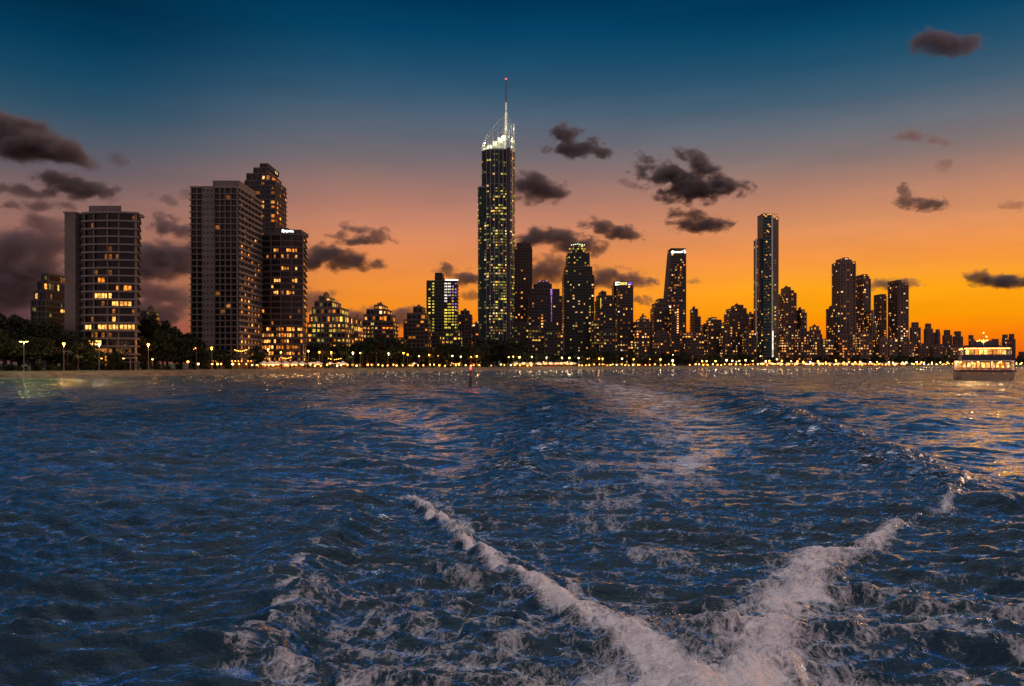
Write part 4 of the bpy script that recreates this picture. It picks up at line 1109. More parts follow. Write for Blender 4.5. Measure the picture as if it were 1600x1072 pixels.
# slender two-part glass tower with white fins
Yt = 1010
r_, p_, l_ = T_('skyscraper', 'slender two-part glass tower with white illuminated vertical fins', 'skyscraper', Yt, 24,
   [(1179.5, 1192, 373)], S('far', lit=.20, bw=2.6, mats=dict(pale=4, green=2, warm=3, dim=5)), seed=37, wall='blue_glass', ribs=False, balc=False, plant=False, maxind=60)
tb = MB(); poly = rect(XL(1191.6, Yt, l_), XL(1205, Yt, l_), -13.5, 10); tb.prism(poly, 0, ZL(335, Yt), M['blue_glass'])
poly2 = rect(XL(1205, Yt, l_)+.05, XL(1216.5, Yt, l_), -12.0, 11); tb.prism(poly2, 0, ZL(341, Yt), M['render_tan']); tb.build('tall_wing', r_)
bd = MB()
for k in range(64): bd.box((XL(1211, Yt, l_), -12.1, 3+k*3.0), (XL(1215.8, Yt, l_)-XL(1206.4, Yt, l_), .4, .5), M['slab_dark'])
for k in range(48): bd.box((XL(1198.3, Yt, l_), -13.6, 4+k*3.9), (10.2, .3, .3), M['metal'])
bd.build('floor_banding', r_)
fn_ = MB(); fn_.box((XL(1205.4, Yt, l_), -13.9, ZL(338, Yt)/2), (1.5, 2.2, ZL(338, Yt)), M['white_metal']); fn_.box((XL(1180.6, Yt, l_), -13.2, ZL(373, Yt)/2), (0.9, 2.2, ZL(373, Yt)), M['white_metal']); fn_.build('vertical_fin', r_)
for px, py, h_ in ((1206.2, 545, 33), (1180.9, 540, 22)): 
    strip(r_, 'fin_light', (XL(px, Yt, l_), -15.3, ZL(py, Yt)+6), (1.1 if h_ > 30 else .8, .2, h_), 'white')
strip(r_, 'fin_light', (XL(1206.2, Yt, l_), -15.3, ZL(470, Yt)), (.5, .2, 74), 'greend')
rl_ = MB(); rl_.prism(inset(poly, .4), ZL(335, Yt)+.02, ZL(335, Yt)+1, M['metal']); rl_.prism(inset(poly2, .3), ZL(341, Yt)+.02, ZL(341, Yt)+.8, M['metal']); rl_.build('roof', r_)
for px, py in ((1193, 335), (1196, 337), (1199, 334.5), (1203, 334), (1209.5, 338.5), (1213, 341), (1200, 350), (1202, 353), (1198, 360)):
    strip(r_, 'roof_light', (XL(px, Yt, l_), -13.9, ZL(py, Yt)-1), (2.0, .3, 1.3), 'warm')
rng = random.Random(91)
for k in range(60):
    px = rng.choice([1194.5, 1197, 1200, 1203]) if rng.random() < .75 else 1211
    o_ = link('lit_window', pane_mesh(rng.choice(['pale', 'dim', 'dim', 'warm', 'greend'])), r_, (XL(px, Yt, l_), -13.62 if px < 1205 else -12.4, ZL(545-rng.random()**1.4*190, Yt))); o_.scale = (rng.uniform(1, 2.1), .12, 1.1)

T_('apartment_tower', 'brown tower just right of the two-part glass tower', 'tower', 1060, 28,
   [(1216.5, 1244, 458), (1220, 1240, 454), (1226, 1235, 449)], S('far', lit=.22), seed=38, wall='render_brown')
T_('apartment_block', 'shorter brown tower with bright lights halfway up its right side', 'apartment block', 1050, 24,
   [(1244, 1260, 489), (1248, 1257, 484)], S('far', lit=.26, mats=dict(bright=2, warm=3, dim=4)), seed=39, wall='render_brown')
T_('apartment_block', 'low block with a small domed roof in the gap left of the paired towers', 'apartment block', 1080, 24,
   [(1262, 1284, 523), (1266, 1282, 516), (1270, 1279, 510)], S('farlow', lit=.42), seed=40, wall='render_brown')
T_('apartment_block', 'broad low block with pale windows in the gap left of the paired towers', 'apartment block', 1040, 24,
   [(1258, 1302, 530)], S('farlow', lit=.55, mats=dict(pale=4, warm=4, dim=3)), seed=42, wall='render_tan')
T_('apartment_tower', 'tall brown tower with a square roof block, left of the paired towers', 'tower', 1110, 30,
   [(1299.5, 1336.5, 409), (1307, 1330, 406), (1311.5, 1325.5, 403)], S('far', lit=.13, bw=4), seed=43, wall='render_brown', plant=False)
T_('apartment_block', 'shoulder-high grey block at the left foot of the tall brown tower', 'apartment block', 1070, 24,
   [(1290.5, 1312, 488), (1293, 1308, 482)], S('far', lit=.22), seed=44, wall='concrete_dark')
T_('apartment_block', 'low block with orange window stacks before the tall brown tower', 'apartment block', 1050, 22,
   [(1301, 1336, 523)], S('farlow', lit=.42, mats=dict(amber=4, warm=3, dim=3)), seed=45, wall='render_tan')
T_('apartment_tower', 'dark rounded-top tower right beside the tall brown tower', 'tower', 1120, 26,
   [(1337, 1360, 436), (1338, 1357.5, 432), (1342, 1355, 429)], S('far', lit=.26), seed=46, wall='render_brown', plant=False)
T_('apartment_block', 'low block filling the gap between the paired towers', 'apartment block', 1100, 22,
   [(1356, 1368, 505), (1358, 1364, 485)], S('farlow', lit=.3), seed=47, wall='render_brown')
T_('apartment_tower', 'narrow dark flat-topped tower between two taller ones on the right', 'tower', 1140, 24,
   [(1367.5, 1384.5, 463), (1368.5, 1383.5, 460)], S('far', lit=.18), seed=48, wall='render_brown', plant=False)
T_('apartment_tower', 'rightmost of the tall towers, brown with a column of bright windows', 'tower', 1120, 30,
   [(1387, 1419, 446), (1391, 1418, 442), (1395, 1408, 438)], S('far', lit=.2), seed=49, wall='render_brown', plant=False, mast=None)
T_('apartment_block', 'low block with warm lights under the rightmost tall tower', 'apartment block', 1080, 22,
   [(1363, 1402, 530)], S('farlow', lit=.36), seed=50, wall='render_brown')
far_list = [
 (1421, 1438, 512, 504, 'first small tower right of the rightmost tall tower, flat topped'),
 (1443, 1457, 514, 506, 'second small tower right of the rightmost tall tower, rounded top'),
 (1463.5, 1468.5, 519, 515, 'thinnest sliver tower on the far right shore'),
 (1456, 1464, 526, 520, 'low grey block left of the thinnest sliver tower'),
 (1472, 1487, 524, 516, 'far small tower between the sliver tower and the ferry'),
 (1488, 1504, 526, 518, 'far small tower just left of the lit ferry'),
 (1513, 1522, 530, 524, 'far little tower rising above the left of the ferry roof'),
 (1524, 1545, 538, 533, 'far low block hidden behind the ferry mast'),
 (1546, 1563, 536, 530, 'far low block rising right of the ferry mast'),
 (1565, 1576, 528, 523, 'left one of two far towers beside the right edge of the ferry'),
 (1576, 1586, 530, 522, 'right one of two far towers beside the right edge of the ferry'),
 (1589, 1603, 556, 550, 'hazy farthest low block at the right edge of the photo')]
for i, (a, b, t0, t1, lb) in enumerate(far_list):
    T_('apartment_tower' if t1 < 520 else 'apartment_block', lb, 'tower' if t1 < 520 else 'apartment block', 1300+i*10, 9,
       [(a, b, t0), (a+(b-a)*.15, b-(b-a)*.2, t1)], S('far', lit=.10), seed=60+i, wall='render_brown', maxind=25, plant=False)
# low infill blocks along the whole shore
fill = [(452, 486, 527, 640, 'behind the hotel tower with the rooftop sign'), (548, 576, 533, 660, 'between the broad and the gabled stepped blocks'), (612, 636, 532, 690, 'between the gabled and the brown stepped blocks'),
 (655, 690, 525, 700, 'before the green and violet lit tower'), (690, 722, 520, 705, 'at the right foot of the green and violet lit tower'), (790, 815, 533, 860, 'at the right foot of the spired skyscraper'),
 (826, 850, 515, 880, 'below the tower with violet lights'), (850, 880, 523, 870, 'between the violet and the green tinted towers'), (922, 936, 505, 920, 'right of the green tinted tower'),
 (936, 965, 520, 900, 'below the tower with the yellow-green slot'), (1066, 1100, 524, 960, 'right of the stack of bright windows'), (1018, 1046, 522, 950, 'below the rounded dark tower'),
 (1094, 1104, 512, 1040, 'left of the pyramid-topped block'), (1124, 1140, 520, 1000, 'between the pyramid-topped and round-shouldered blocks'), (1160, 1182, 520, 1000, 'left of the two-part glass tower'),
 (1214, 1240, 522, 1000, 'at the right foot of the two-part glass tower'), (1240, 1264, 518, 1010, 'below the shorter brown tower'), (1336, 1362, 522, 1060, 'below the dark rounded-top tower'),
 (1400, 1424, 534, 1090, 'right of the rightmost tall tower'), (1428, 1450, 541, 1150, 'below the first small tower'), (1450, 1476, 542, 1160, 'below the thinnest sliver tower'), (1476, 1500, 543, 1170, 'left of the ferry')]
for i, (a, b, t0, Y, where) in enumerate(fill):
    yel = a < 1000
    T_('apartment_block', 'low lit shorefront block ' + where, 'apartment block', Y, 16, [(a, b, t0), (a+3, b-4, t0-4)], S('farlow', lit=.42 if a < 1400 else .2, mats=dict(green=3, greend=4, warm=3, dim=4) if yel else dict(amber=3, warm=3, dim=4, pale=2)),
       seed=90+i, wall='render_brown' if not yel else 'concrete_dark', maxind=60, plant=False, group=None)
print('lit windows', NWIN)

# ------------------------------------------------------------------ unique labels for small repeated things
def nearest_landmark(px):
    near = [q for q in LAND if q[1]-2 <= px <= q[2]+2]
    if near: return min(near, key=lambda q: abs(q[0]-px))[3], 'before'
    q = min(LAND, key=lambda q: min(abs(q[1]-px), abs(q[2]-px)))
    return q[3], ('left of' if px < q[0] else 'right of')
LAND = [(72,46,99,'the low far-left block'), (158,99,219,'the bow-fronted tower'), (258,219,297,'the gap between the two pale towers'), (350,297,407,'the pale slab tower'),
        (443,407,480,'the hotel tower with rooftop sign'), (515,480,552,'the broad yellow-lit block'), (560,552,567,'the orange-lit low block'), (594,567,622,'the gabled block'), (627,622,632,'the gap beside the gabled block'), (650,632,667,'the brown stepped block'),
        (691,667,716,'the green and violet tower'), (730,716,745,'the block left of the spired skyscraper'), (775,745,804,'the spired skyscraper'), (815,804,826,'the slim dark tower'),
        (851,826,878,'the tower with violet lights'), (903,878,928,'the green tinted tower'), (942,928,957,'the tower with the yellow-green slot'), (973,957,989,'the tower with the coloured roof sign'),
        (1004,989,1018,'the turreted low block'), (1029,1018,1041,'the rounded dark tower'), (1060,1041,1079,'the tapering hotel tower'), (1088,1079,1097,'the block right of the tapering tower'),
        (1115,1097,1131,'the pyramid-topped block'), (1150,1131,1179,'the round-shouldered block'), (1198,1179,1217,'the two-part glass tower'), (1230,1217,1244,'the brown tower beside the glass tower'), (1252,1244,1262,'the shorter brown tower'),
        (1280,1262,1299,'the gap before the tall brown tower'), (1318,1299,1337,'the tall brown tower'), (1349,1337,1361,'the dark rounded-top tower'), (1375,1361,1386,'the narrow flat-topped tower'), (1403,1386,1420,'the rightmost tall tower'),
        (1440,1420,1458,'the two small towers'), (1475,1458,1496,'the shore left of the ferry'), (1540,1496,1582,'the ferry'), (1592,1582,1700,'the far right edge of the shore')]
ORD = {1: ['only'], 2: ['left', 'right'], 3: ['left', 'middle', 'right'], 4: ['leftmost', 'second from left', 'second from right', 'rightmost'],
       5: ['leftmost', 'second from left', 'middle', 'second from right', 'rightmost']}
NUMW = {2: 'two', 3: 'three', 4: 'four', 5: 'five'}
def place_labels(items, fmt, noun, group, cat):
    """items: (px, root, adjective). Each gets a label naming its stretch of shore, and its place within it"""
    by = {}
    for px, o, adj in items: by.setdefault(nearest_landmark(px), []).append((px, o, adj))
    for (lm, rel), L_ in by.items():
        L_.sort(key=lambda q: q[0]); n = len(L_)
        for i, (px, o, adj) in enumerate(L_):
            where = '%s %s' % (rel, lm)
            if n == 1: lb = '%s %s %s' % (adj, noun, where)
            elif n in ORD: lb = '%s %s %s, %s' % (adj, noun, where, ORD[n][i])
            else: lb = '%s %s in the cluster %s' % (fmt, noun, where)
            if n > 5:
                if i == 0: lb = 'leftmost %s %s %s' % (fmt, noun, where)
                elif i == n-1: lb = 'rightmost %s %s %s' % (fmt, noun, where)
            tag(o, lb, cat, group)

# ------------------------------------------------------------------ trees
m_leaf = pbr('dark_foliage', (0.020,0.028,0.013), 0.85, var=0.5, vscale=0.35, spec=0.2)
m_leaf2 = pbr('olive_foliage', (0.030,0.036,0.014), 0.85, var=0.45, vscale=0.35, spec=0.2)
m_palm = pbr('palm_frond', (0.06,0.08,0.03), 0.7, var=0.3, vscale=0.5)
def crown_mesh(seed, nblob, w_, h_, leaf, mat, nl):
    rng = np.random.default_rng(seed); V = []; Fq = []
    blobs = []
    for k in range(nblob):
        a = rng.uniform(0, 6.28); rr = rng.uniform(0, 1)**0.6*w_*0.36; z = rng.uniform(0.30, 0.92)*h_
        taper = 1-0.5*abs(z/h_-0.55)
        blobs.append((rr*math.cos(a)*taper, rr*math.sin(a)*taper, z, rng.uniform(.13, .24)*w_, rng.uniform(.09, .16)*h_))
    for bx, by, bz, br, bh in blobs:
        for _ in range(nl):
            d = rng.normal(size=3); d /= np.linalg.norm(d); rad = rng.uniform(0.55, 1.08)
            c = np.array([bx+d[0]*br*rad, by+d[1]*br*rad, bz+d[2]*bh*rad])
            u = rng.normal(size=3); u /= np.linalg.norm(u); v = np.cross(u, rng.normal(size=3)); v /= np.linalg.norm(v)
            s_ = leaf*rng.uniform(.5, 1.2); b0 = len(V)
            for p in (c-u*s_, c+v*s_*.55, c+u*s_, c-v*s_*.55): V.append(tuple(p))
            Fq.append((b0, b0+1, b0+2, b0+3))
    me = bpy.data.meshes.new('crown'); me.from_pydata(V, [], Fq); me.materials.append(mat); me.update()
    return me, blobs
def trunk_mesh(blobs, h_, r_, seed):
    rng = random.Random(seed); m_ = MB()
    fork = (rng.uniform(-.3, .3), rng.uniform(-.3, .3), h_*0.32)
    m_.tube([(0, 0, -0.4), (fork[0]*.5, fork[1]*.5, h_*.16), fork], [r_*1.3, r_, r_*.8], M['bark'], 8)
    for bx, by, bz, br, bh in blobs[:7]:
        mid = ((fork[0]+bx)*.5, (fork[1]+by)*.5, (fork[2]+bz)*.48); m_.tube([fork, mid, (bx, by, bz)], [r_*.55, r_*.35, r_*.1], M['bark'], 5)
    return m_.mesh('trunk')
KINDS = []
for k, (w_, h_, nb, leaf, mat) in enumerate([(9, 9, 16, .42, m_leaf), (11, 8, 18, .45, m_leaf2), (7, 11, 15, .40, m_leaf), (13, 10, 22, .5, m_leaf), (8, 7, 13, .4, m_leaf2), (10, 12, 20, .45, m_leaf)]):
    cm, bl = crown_mesh(50+k, nb, w_, h_, leaf, mat, 120)
    KINDS.append((cm, trunk_mesh(bl, h_, 0.022*h_+.08, k), w_, h_))
def palm_meshes(seed, h_):
    rng = random.Random(seed); t_ = MB(); cr = MB()
    lean = rng.uniform(-.5, .5)
    pts = [(lean*(i/5)**2, 0, h_*i/5-0.2) for i in range(6)]
    t_.tube(pts, [.24, .2, .17, .16, .15, .15], M['bark'], 7)
    top = Vector((lean, 0, h_-0.2))
    for k in range(15):
        a = k*2.4+rng.uniform(-.2, .2); el = rng.uniform(-.1, .9); L = rng.uniform(2.2, 3.0)
        prev = top; d = Vector((math.cos(a)*math.cos(el), math.sin(a)*math.cos(el), math.sin(el)))
        side = d.cross(Vector((0, 0, 1))).normalized()
        for s_ in range(6):
            nxt = prev+d*(L/6); d = (d+Vector((0, 0, -.26))).normalized()
            w0 = .42*math.sin(math.pi*(s_+.4)/6.6); w1 = .42*math.sin(math.pi*(s_+1.2)/6.9)*0.9
            for sg_ in (-1, 1):
                cr.poly([prev, nxt, nxt+side*sg_*w1+Vector((0, 0, -.25*w1)), prev+side*sg_*w0+Vector((0, 0, -.25*w0))], m_palm)
            prev = nxt
    return cr.mesh('fronds'), t_.mesh('trunk')
PALMS = [palm_meshes(k, 6.5+k*.9) for k in range(4)]
trng = random.Random(77); tree_items = []; palm_items = []
def tree(px, top_py, off, kind=None, sx=1.0):
    Y = shoreY(px)+off; k = trng.randrange(len(KINDS)) if kind is None else kind
    cm, tm, w_, h_ = KINDS[k]; z_top = CAM_H+(HOR-top_py)/F*Y; s_ = max(0.35, (z_top-GZ)/(h_*1.0))
    root = empty('tree', ((px-800)/F*Y, Y, GZ), trng.uniform(0, 6.28))
    for nm, me in (('crown', cm), ('trunk', tm)):
        o_ = link(nm, me, root); o_.scale = (s_*sx, s_*sx, s_)
    tree_items.append((px, root, ['dark leafy', 'olive green spreading', 'tall narrow dark', 'broad dark', 'small olive green', 'tall bushy dark'][k]))
# tall trees of the left park
for px, tp, off, k, sx in [(-60,490,70,3,1),(-20,492,60,5,1),(8,487,52,2,1.1),(30,492,60,0,1),(52,497,50,3,.9),(78,503,44,5,.9),(98,512,40,0,1),(122,530,34,1,1),(20,520,34,1,1.1),(62,524,30,0,1.1),(-30,515,40,3,1),
        (226,498,48,0,1),(243,492,40,5,.8),(262,508,46,3,.8),(283,512,50,2,1),(296,520,40,0,1),(232,520,34,1,1),(256,526,30,4,1),(280,526,30,3,.8),(207,532,36,4,1),(305,532,32,0,1),(146,548,26,4,1),(178,552,26,4,1),
        (320,540,40,1,1),(345,544,36,0,1),(368,543,44,3,.7),(395,540,40,5,.8),(405,550,30,4,1),(352,554,26,4,1)]:
    tree(px, tp, off, k, sx)
for i in range(74):   # belt of park trees farther along
    px = 425+i*10.2+trng.uniform(-3, 3)
    if px > 1180: break
    base = float(np.interp(px, [425, 520, 560, 600, 640, 700, 745, 800, 830, 880, 930, 1000, 1100, 1180], [540, 538, 536, 528, 540, 540, 538, 533, 552, 553, 549, 552, 551, 553]))
    tree(px, base+trng.uniform(-4, 5), trng.uniform(28, 75), None, trng.uniform(.85, 1.25))
for px, tp in ((586,522),(578,530),(604,524),(770,528),(782,532),(760,534),(745,540),(630,534),(500,543),(545,545),(930,548),(660,545),(690,544),(720,543)): tree(px, tp, 40, None, 1.1)
for i in range(34):
    px = 1190+i*12.5+trng.uniform(-4, 4)
    tree(px, 557+trng.uniform(-3, 2), trng.uniform(30, 90), None, trng.uniform(.9, 1.4))
for px in (105,122,150,168,196,240,327,342,357,372,386,392,412,428,440,452,466,476,489,503,520,533,548,566,640,661,733,824,838,872,890,1010,1128):
    Y = shoreY(px)+trng.uniform(23, 30); root = empty('palm_tree', ((px-800)/F*Y, Y, GZ), trng.uniform(0, 6.28)); cm, tm = PALMS[trng.randrange(4)]
    s_ = trng.uniform(.75, 1.05)
    for nm, me in (('fronds', cm), ('trunk', tm)):
        o_ = link(nm, me, root); o_.scale = (s_, s_, s_)
    palm_items.append((px, root, 'slender'))
place_labels(tree_items, 'leafy', 'tree', 'park trees along the shore', 'tree')
place_labels(palm_items, 'slender', 'palm tree', 'palm trees on the waterfront', 'palm tree')

# ------------------------------------------------------------------ street lamps
def lamp_parts(lamp_mat, h_, r_):
    p = MB(); p.lathe((0, 0, 0), [(.16, -.1), (.16, .5), (.09, .7), (.07, h_-.3), (.12, h_-.25)], M['metal'], 8)
    g = MB(); g.lathe((0, 0, h_), [(.08, -r_), (r_*.8, -r_*.6), (r_, 0), (r_*.75, r_*.65), (.05, r_)], E[lamp_mat], 10)
    c = MB(); c.lathe((0, 0, h_), [(r_*.8, r_*.62), (r_*.85, r_*.72), (.05, r_*1.15)], M['dark_metal'], 10)
    return p.mesh('pole'), g.mesh('lamp_globe', True), c.mesh('lamp_cap')
_lp = {}
lamp_items = []
def street_lamp(px, py, off, mat, r_=.42, name='street_lamp', watts=0):
    Y = shoreY(px)+off; h_ = CAM_H+(HOR-py)/F*Y-GZ
    key = (mat, round(r_, 2), round(h_*2)/2)
    if key not in _lp: _lp[key] = lamp_parts(mat, max(1.2, round(h_*2)/2), r_)
    root = empty(name, ((px-800)/F*Y, Y, GZ))
    for nm, me in zip(('pole', 'lamp_globe', 'lamp_cap'), _lp[key]): link(nm, me, root)
    if watts: lamp_light(root, max(1.2, round(h_*2)/2)-r_-.35, watts, (1.0, .36, .07) if mat == 'sodium' else (1.0, .66, .3))
    return root
_ld = {}
def lamp_light(root, z, watts, col):
    k = (watts, col)
    if k not in _ld:
        d = bpy.data.lights.new('lamp_light', 'POINT'); d.energy = watts; d.color = col; d.shadow_soft_size = .25; _ld[k] = d
    o_ = bpy.data.objects.new('lamp_light', _ld[k]); COL.objects.link(o_); o_.parent = root; o_.location = (0, -.1, z); return o_
def twin_lamp():
    px, py = 37.5, 534; Y = shoreY(px)+16; h_ = CAM_H+(HOR-py)/F*Y-GZ; root = empty('street_lamp', ((px-800)/F*Y, Y, GZ))
    p = MB(); p.lathe((0, 0, 0), [(.16, -.1), (.16, .5), (.09, .7), (.08, h_)], M['metal'], 8); p.build('pole', root)
    a = MB(); a.tube([(-1.1, 0, h_+.1), (0, 0, h_-.1), (1.1, 0, h_+.25)], .06, M['metal'], 6); a.build('lamp_arm', root)
    for s_ in (-1, 1):
        hd = MB(); hd.box((s_*1.0, 0, h_+.16), (1.0, .4, .14), M['dark_metal']); hd.build('lamp_head', root)
        q = MB(); q.box((s_*1.0, -.05, h_+.03), (.8, .36, .12), E['greenlamp']); q.build('lamp_lens', root)
    lamp_light(root, h_-.5, 2200, (.9, .8, .2)); lamp_items.append((px, root, 'twin-headed yellow-green'))
twin_lamp()
for px, py, m_, r_ in [(100,536.5,'sodium',.46),(155,539,'ledlamp',.44),(232,539,'sodium',.5),(331,544,'sodium',.42),(419,546,'sodium',.48),(439,550,'sodium',.4),(482,549,'sodium',.44),(499,550,'sodium',.42),(517.6,551,'sodium',.44),
        (551.6,551,'ledlamp',.5),(563,551.5,'sodium',.35),(588,551,'sodium',.44),(606.6,552.3,'ledlamp',.5),(630.6,552,'sodium',.48),(637,554.5,'sodium',.4),(655,556,'ledlamp',.34),(670.6,554,'sodium',.42),(684,556,'sodium',.4),
        (707,556,'ledlamp',.42),(720,557.3,'ledlamp',.4),(736,557,'sodium',.38),(745,557,'sodium',.5),(795,558,'sodium',.4),(802,557,'ledlamp',.36),(811.6,558,'ledlamp',.55),(831,557.5,'ledlamp',.42),(854,558.5,'ledlamp',.42),
        (878,558.5,'ledlamp',.5),(889.6,559.3,'ledlamp',.55),(904,559,'ledlamp',.45),(918,560,'sodium',.4),(921,559.6,'sodium',.4),(936,560,'sodium',.6),(941.5,560.2,'sodium',.45),(972,560,'ledlamp',.6),(990,561,'sodium',.5),(1015,561.6,'sodium',.6),
        (1032,561.6,'sodium',.6),(1051,563.4,'ledlamp',.85),(1051,554.5,'ledlamp',.35),(1097,564,'sodium',.65),(1104,564,'sodium',.6),(1118,564.2,'ledlamp',.6),(1135,563,'ledlamp',.85),(1144,563.3,'ledlamp',.55),(1155,563.4,'ledlamp',.5),
        (1165,563.2,'ledlamp',.65),(1176,563.8,'sodium',.55),(1188,556.5,'ledlamp',.4),(1196.6,564.6,'ledlamp',.8),(1202,564,'sodium',.7),(1214,561.3,'ledlamp',.6),(1221.5,564,'sodium',.7),(1236,564.4,'ledlamp',.55),(1246,564.6,'sodium',.65),(1255,565,'sodium',.7),
        (1266,565.4,'ledlamp',.5),(1278,565,'sodium',.9),(1290,566,'sodium',.6),(1306,563.6,'sodium',.75),(1318,566,'sodium',.55),(1326.6,565.5,'sodium',.6),(1336,566.4,'sodium',.8),(1343.7,565.8,'sodium',.9),(1359.6,566,'ledlamp',.9),(1370,565.4,'sodium',.55),
        (1389,565.6,'ledlamp',.65),(1395,566.2,'ledlamp',.5),(1410,566,'ledlamp',.55),(1416,566.3,'ledlamp',.8),(1432,565.8,'ledlamp',.7),(1439.6,566,'ledlamp',.5),(1443.6,566.6,'ledlamp',.5),(1456,566.4,'ledlamp',.5),(1469,566.2,'ledlamp',.65),(1480,566.4,'ledlamp',.5),
        (1492,566.6,'ledlamp',.45),(1588,567,'ledlamp',.4),(1596,566.8,'ledlamp',.6)]:
    off = 17 if px < 300 else (24 if px < 1100 else 22)
    adj = {'sodium': 'orange glowing', 'ledlamp': 'pale glowing'}[m_]
    lamp_items.append((px, street_lamp(px, py, off, m_, r_, watts=2600 if px < 300 else (1800 if r_ > .41 else 0)), adj))
place_labels(lamp_items, 'globe', 'street lamp', 'street lamps along the promenade', 'street lamp')
# low path lights, rows close to the sea wall
low = []
lr = random.Random(15)
xs = [236,274,286,294,308]+[q for q in range(330, 480, 9)]+list(range(486, 860, 8))+list(range(905, 1180, 6))+list(range(1182, 1492, 4))+[1588,1592,1597]
for px in xs[:]:
    x = px+lr.uniform(-2.5, 2.5)
    py = float(np.interp(x, [236, 330, 600, 900, 1200, 1600], [562, 569, 571, 570.6, 569.8, 569.3]))+lr.uniform(-1.2, .8)
    if lr.random() < .16: continue
    m_ = lr.choice(['lowlamp', 'lowlamp', 'bulb', 'sodium', 'ledlamp'])
    low.append((x, street_lamp(x, py, lr.uniform(18, 24), m_, lr.uniform(.28, .5)*(1 if x < 1000 else 1.25), 'path_light'), 'small warm'))
place_labels(low, 'small warm', 'path light', 'low path lights along the promenade', 'path light')

# ------------------------------------------------------------------ waterfront tents, umbrellas, shelters
tents = []
def tent(px, off, w_=4.5, lampm='lowlamp', roof='canvas'):
    Y = shoreY(px)+off; root = empty('market_tent', ((px-800)/F*Y, Y, GZ), lr.uniform(-.15, .15))
    cv = MB(); hw = w_/2; 
    cv.loft([[(-hw, -hw, 2.35), (hw, -hw, 2.35), (hw, hw, 2.35), (-hw, hw, 2.35)], [(-hw, -hw, 2.6), (hw, -hw, 2.6), (hw, hw, 2.6), (-hw, hw, 2.6)], [(-.12, -.12, 4.0), (.12, -.12, 4.0), (.12, .12, 4.0), (-.12, .12, 4.0)]], M[roof]); cv.build('canopy', root)
    for sx in (-1, 1):
        for sy in (-1, 1):
            p = MB(); p.tube([(sx*(hw-.1), sy*(hw-.1), 0), (sx*(hw-.1), sy*(hw-.1), 2.4)], .05, M['white_metal'], 5); p.build('leg', root)
    t_ = MB(); t_.box((0, .3, .45), (w_*.7, .8, .9), M['wood']); t_.build('counter', root)
    l_ = MB(); l_.box((0, -.4, 2.2), (w_*.45, .25, .16), E[lampm]); l_.build('tent_lamp', root); lamp_light(root, 2.0, 500, (1.0, .38, .09))
    return root
for px in (413, 424, 433, 447, 461, 472, 497, 536, 806, 818, 829, 842, 852, 861, 869, 877, 886, 893): tents.append((px, tent(px, lr.uniform(20, 23.5), 4.6 if px < 700 else 5.5, 'bulb' if lr.random() < .5 else 'lowlamp'), 'white lamplit'))
for px in list(range(1192, 1420, 13)): tents.append((px, tent(px, lr.uniform(18, 25), 7.5, 'bulb'), 'orange-lit white'))
place_labels(tents, 'lamplit', 'market tent', 'market tents on the waterfront', 'market tent')
umbs = []
for px in (486, 490.5, 516, 529, 647, 823, 898):
    Y = shoreY(px)+22; root = empty('cafe_umbrella', ((px-800)/F*Y, Y, GZ))
    p = MB(); p.tube([(0, 0, 0), (0, 0, 3.5)], .06, M['metal'], 6); p.lathe((0, 0, 0), [(.4, 0), (.4, .1), (.1, .12)], M['metal'], 8); p.build('pole', root)
    c_ = MB(); c_.lathe((0, 0, 2.6), [(2.3, -.12), (2.35, 0), (1.2, .5), (.08, .95)], M['canvas'], 8); c_.build('canopy', root)
    l_ = MB(); l_.lathe((0, 0, 2.45), [(.05, -.14), (.28, 0), (.05, .12)], E['ledlamp'], 8); l_.build('umbrella_lamp', root)
    umbs.append((px, root, 'white lit'))
place_labels(umbs, 'white lit', 'cafe umbrella', 'cafe umbrellas on the waterfront', 'umbrella')
# arcade of lit arches under the trees (x 322..392)
def arcade():
    px0, px1 = 322, 392; Y = shoreY(357)+33; cx = (357-800)/F*Y; root = empty('waterfront_pavilion', (cx, Y, GZ)); L = (px1-px0)/F*Y
    r_ = MB(); r_.box((0, 2.5, 4.3), (L+1.5, 7.5, .4), M['roof']); r_.build('roof', root)
    b_ = MB(); b_.box((0, 5.2, 2.05), (L, .3, 4.1), M['render_tan']); b_.build('wall', root)
    n = 14
    for i in range(n+1):
        p = MB(); p.box((-L/2+L*i/n, -.6, 2.05), (.35, .35, 4.1), M['render_tan']); p.build('column', root)
    for i in range(n):
        if i in (5, 11): continue
        l_ = MB(); l_.box((-L/2+L*(i+.5)/n, 2.4, 3.9), (.5, .5, .2), E['sodium']); l_.build('ceiling_lamp', root)
    tag(root, 'low colonnaded pavilion glowing amber before the pale slab tower', 'pavilion')
arcade()
# clusters of string lights in the left trees
def festoon(px, py, n, wpx, mk, label):
    Y = shoreY(px)+26; root = empty('string_lights', ((px-800)/F*Y, Y, CAM_H+(HOR-py)/F*Y)); hw = wpx/F*Y/2
    w_ = MB(); pts = [(-hw+2*hw*i/12, 0, -.9*math.sin(math.pi*i/12)) for i in range(13)]; w_.tube(pts, .03, M['dark_metal'], 4); w_.build('cable', root)
    for i in range(n):
        u = (i+.5)/n; b_ = MB(); b_.lathe((-hw+2*hw*u, 0, -.9*math.sin(math.pi*u)-.2), [(.04, -.2), (.2, 0), (.04, .2)], E[mk], 6); b_.build('bulb', root)
    for s_ in (-1, 1):
        p = MB(); z = root.location.z-GZ; p.tube([(s_*hw, 0, -z), (s_*hw, 0, .05)], .07, M['metal'], 5); p.build('post', root)
    tag(root, label, 'string lights', 'string lights over the waterfront')
festoon(300, 542.5, 5, 14, 'bulb', 'short string of warm bulbs among trees left of the pale slab tower')
festoon(376, 545.5, 7, 20, 'bulb', 'string of warm bulbs hung before the right part of the slab tower')
festoon(447, 557, 6, 18, 'bulb', 'string of warm bulbs before the hotel tower with rooftop sign')
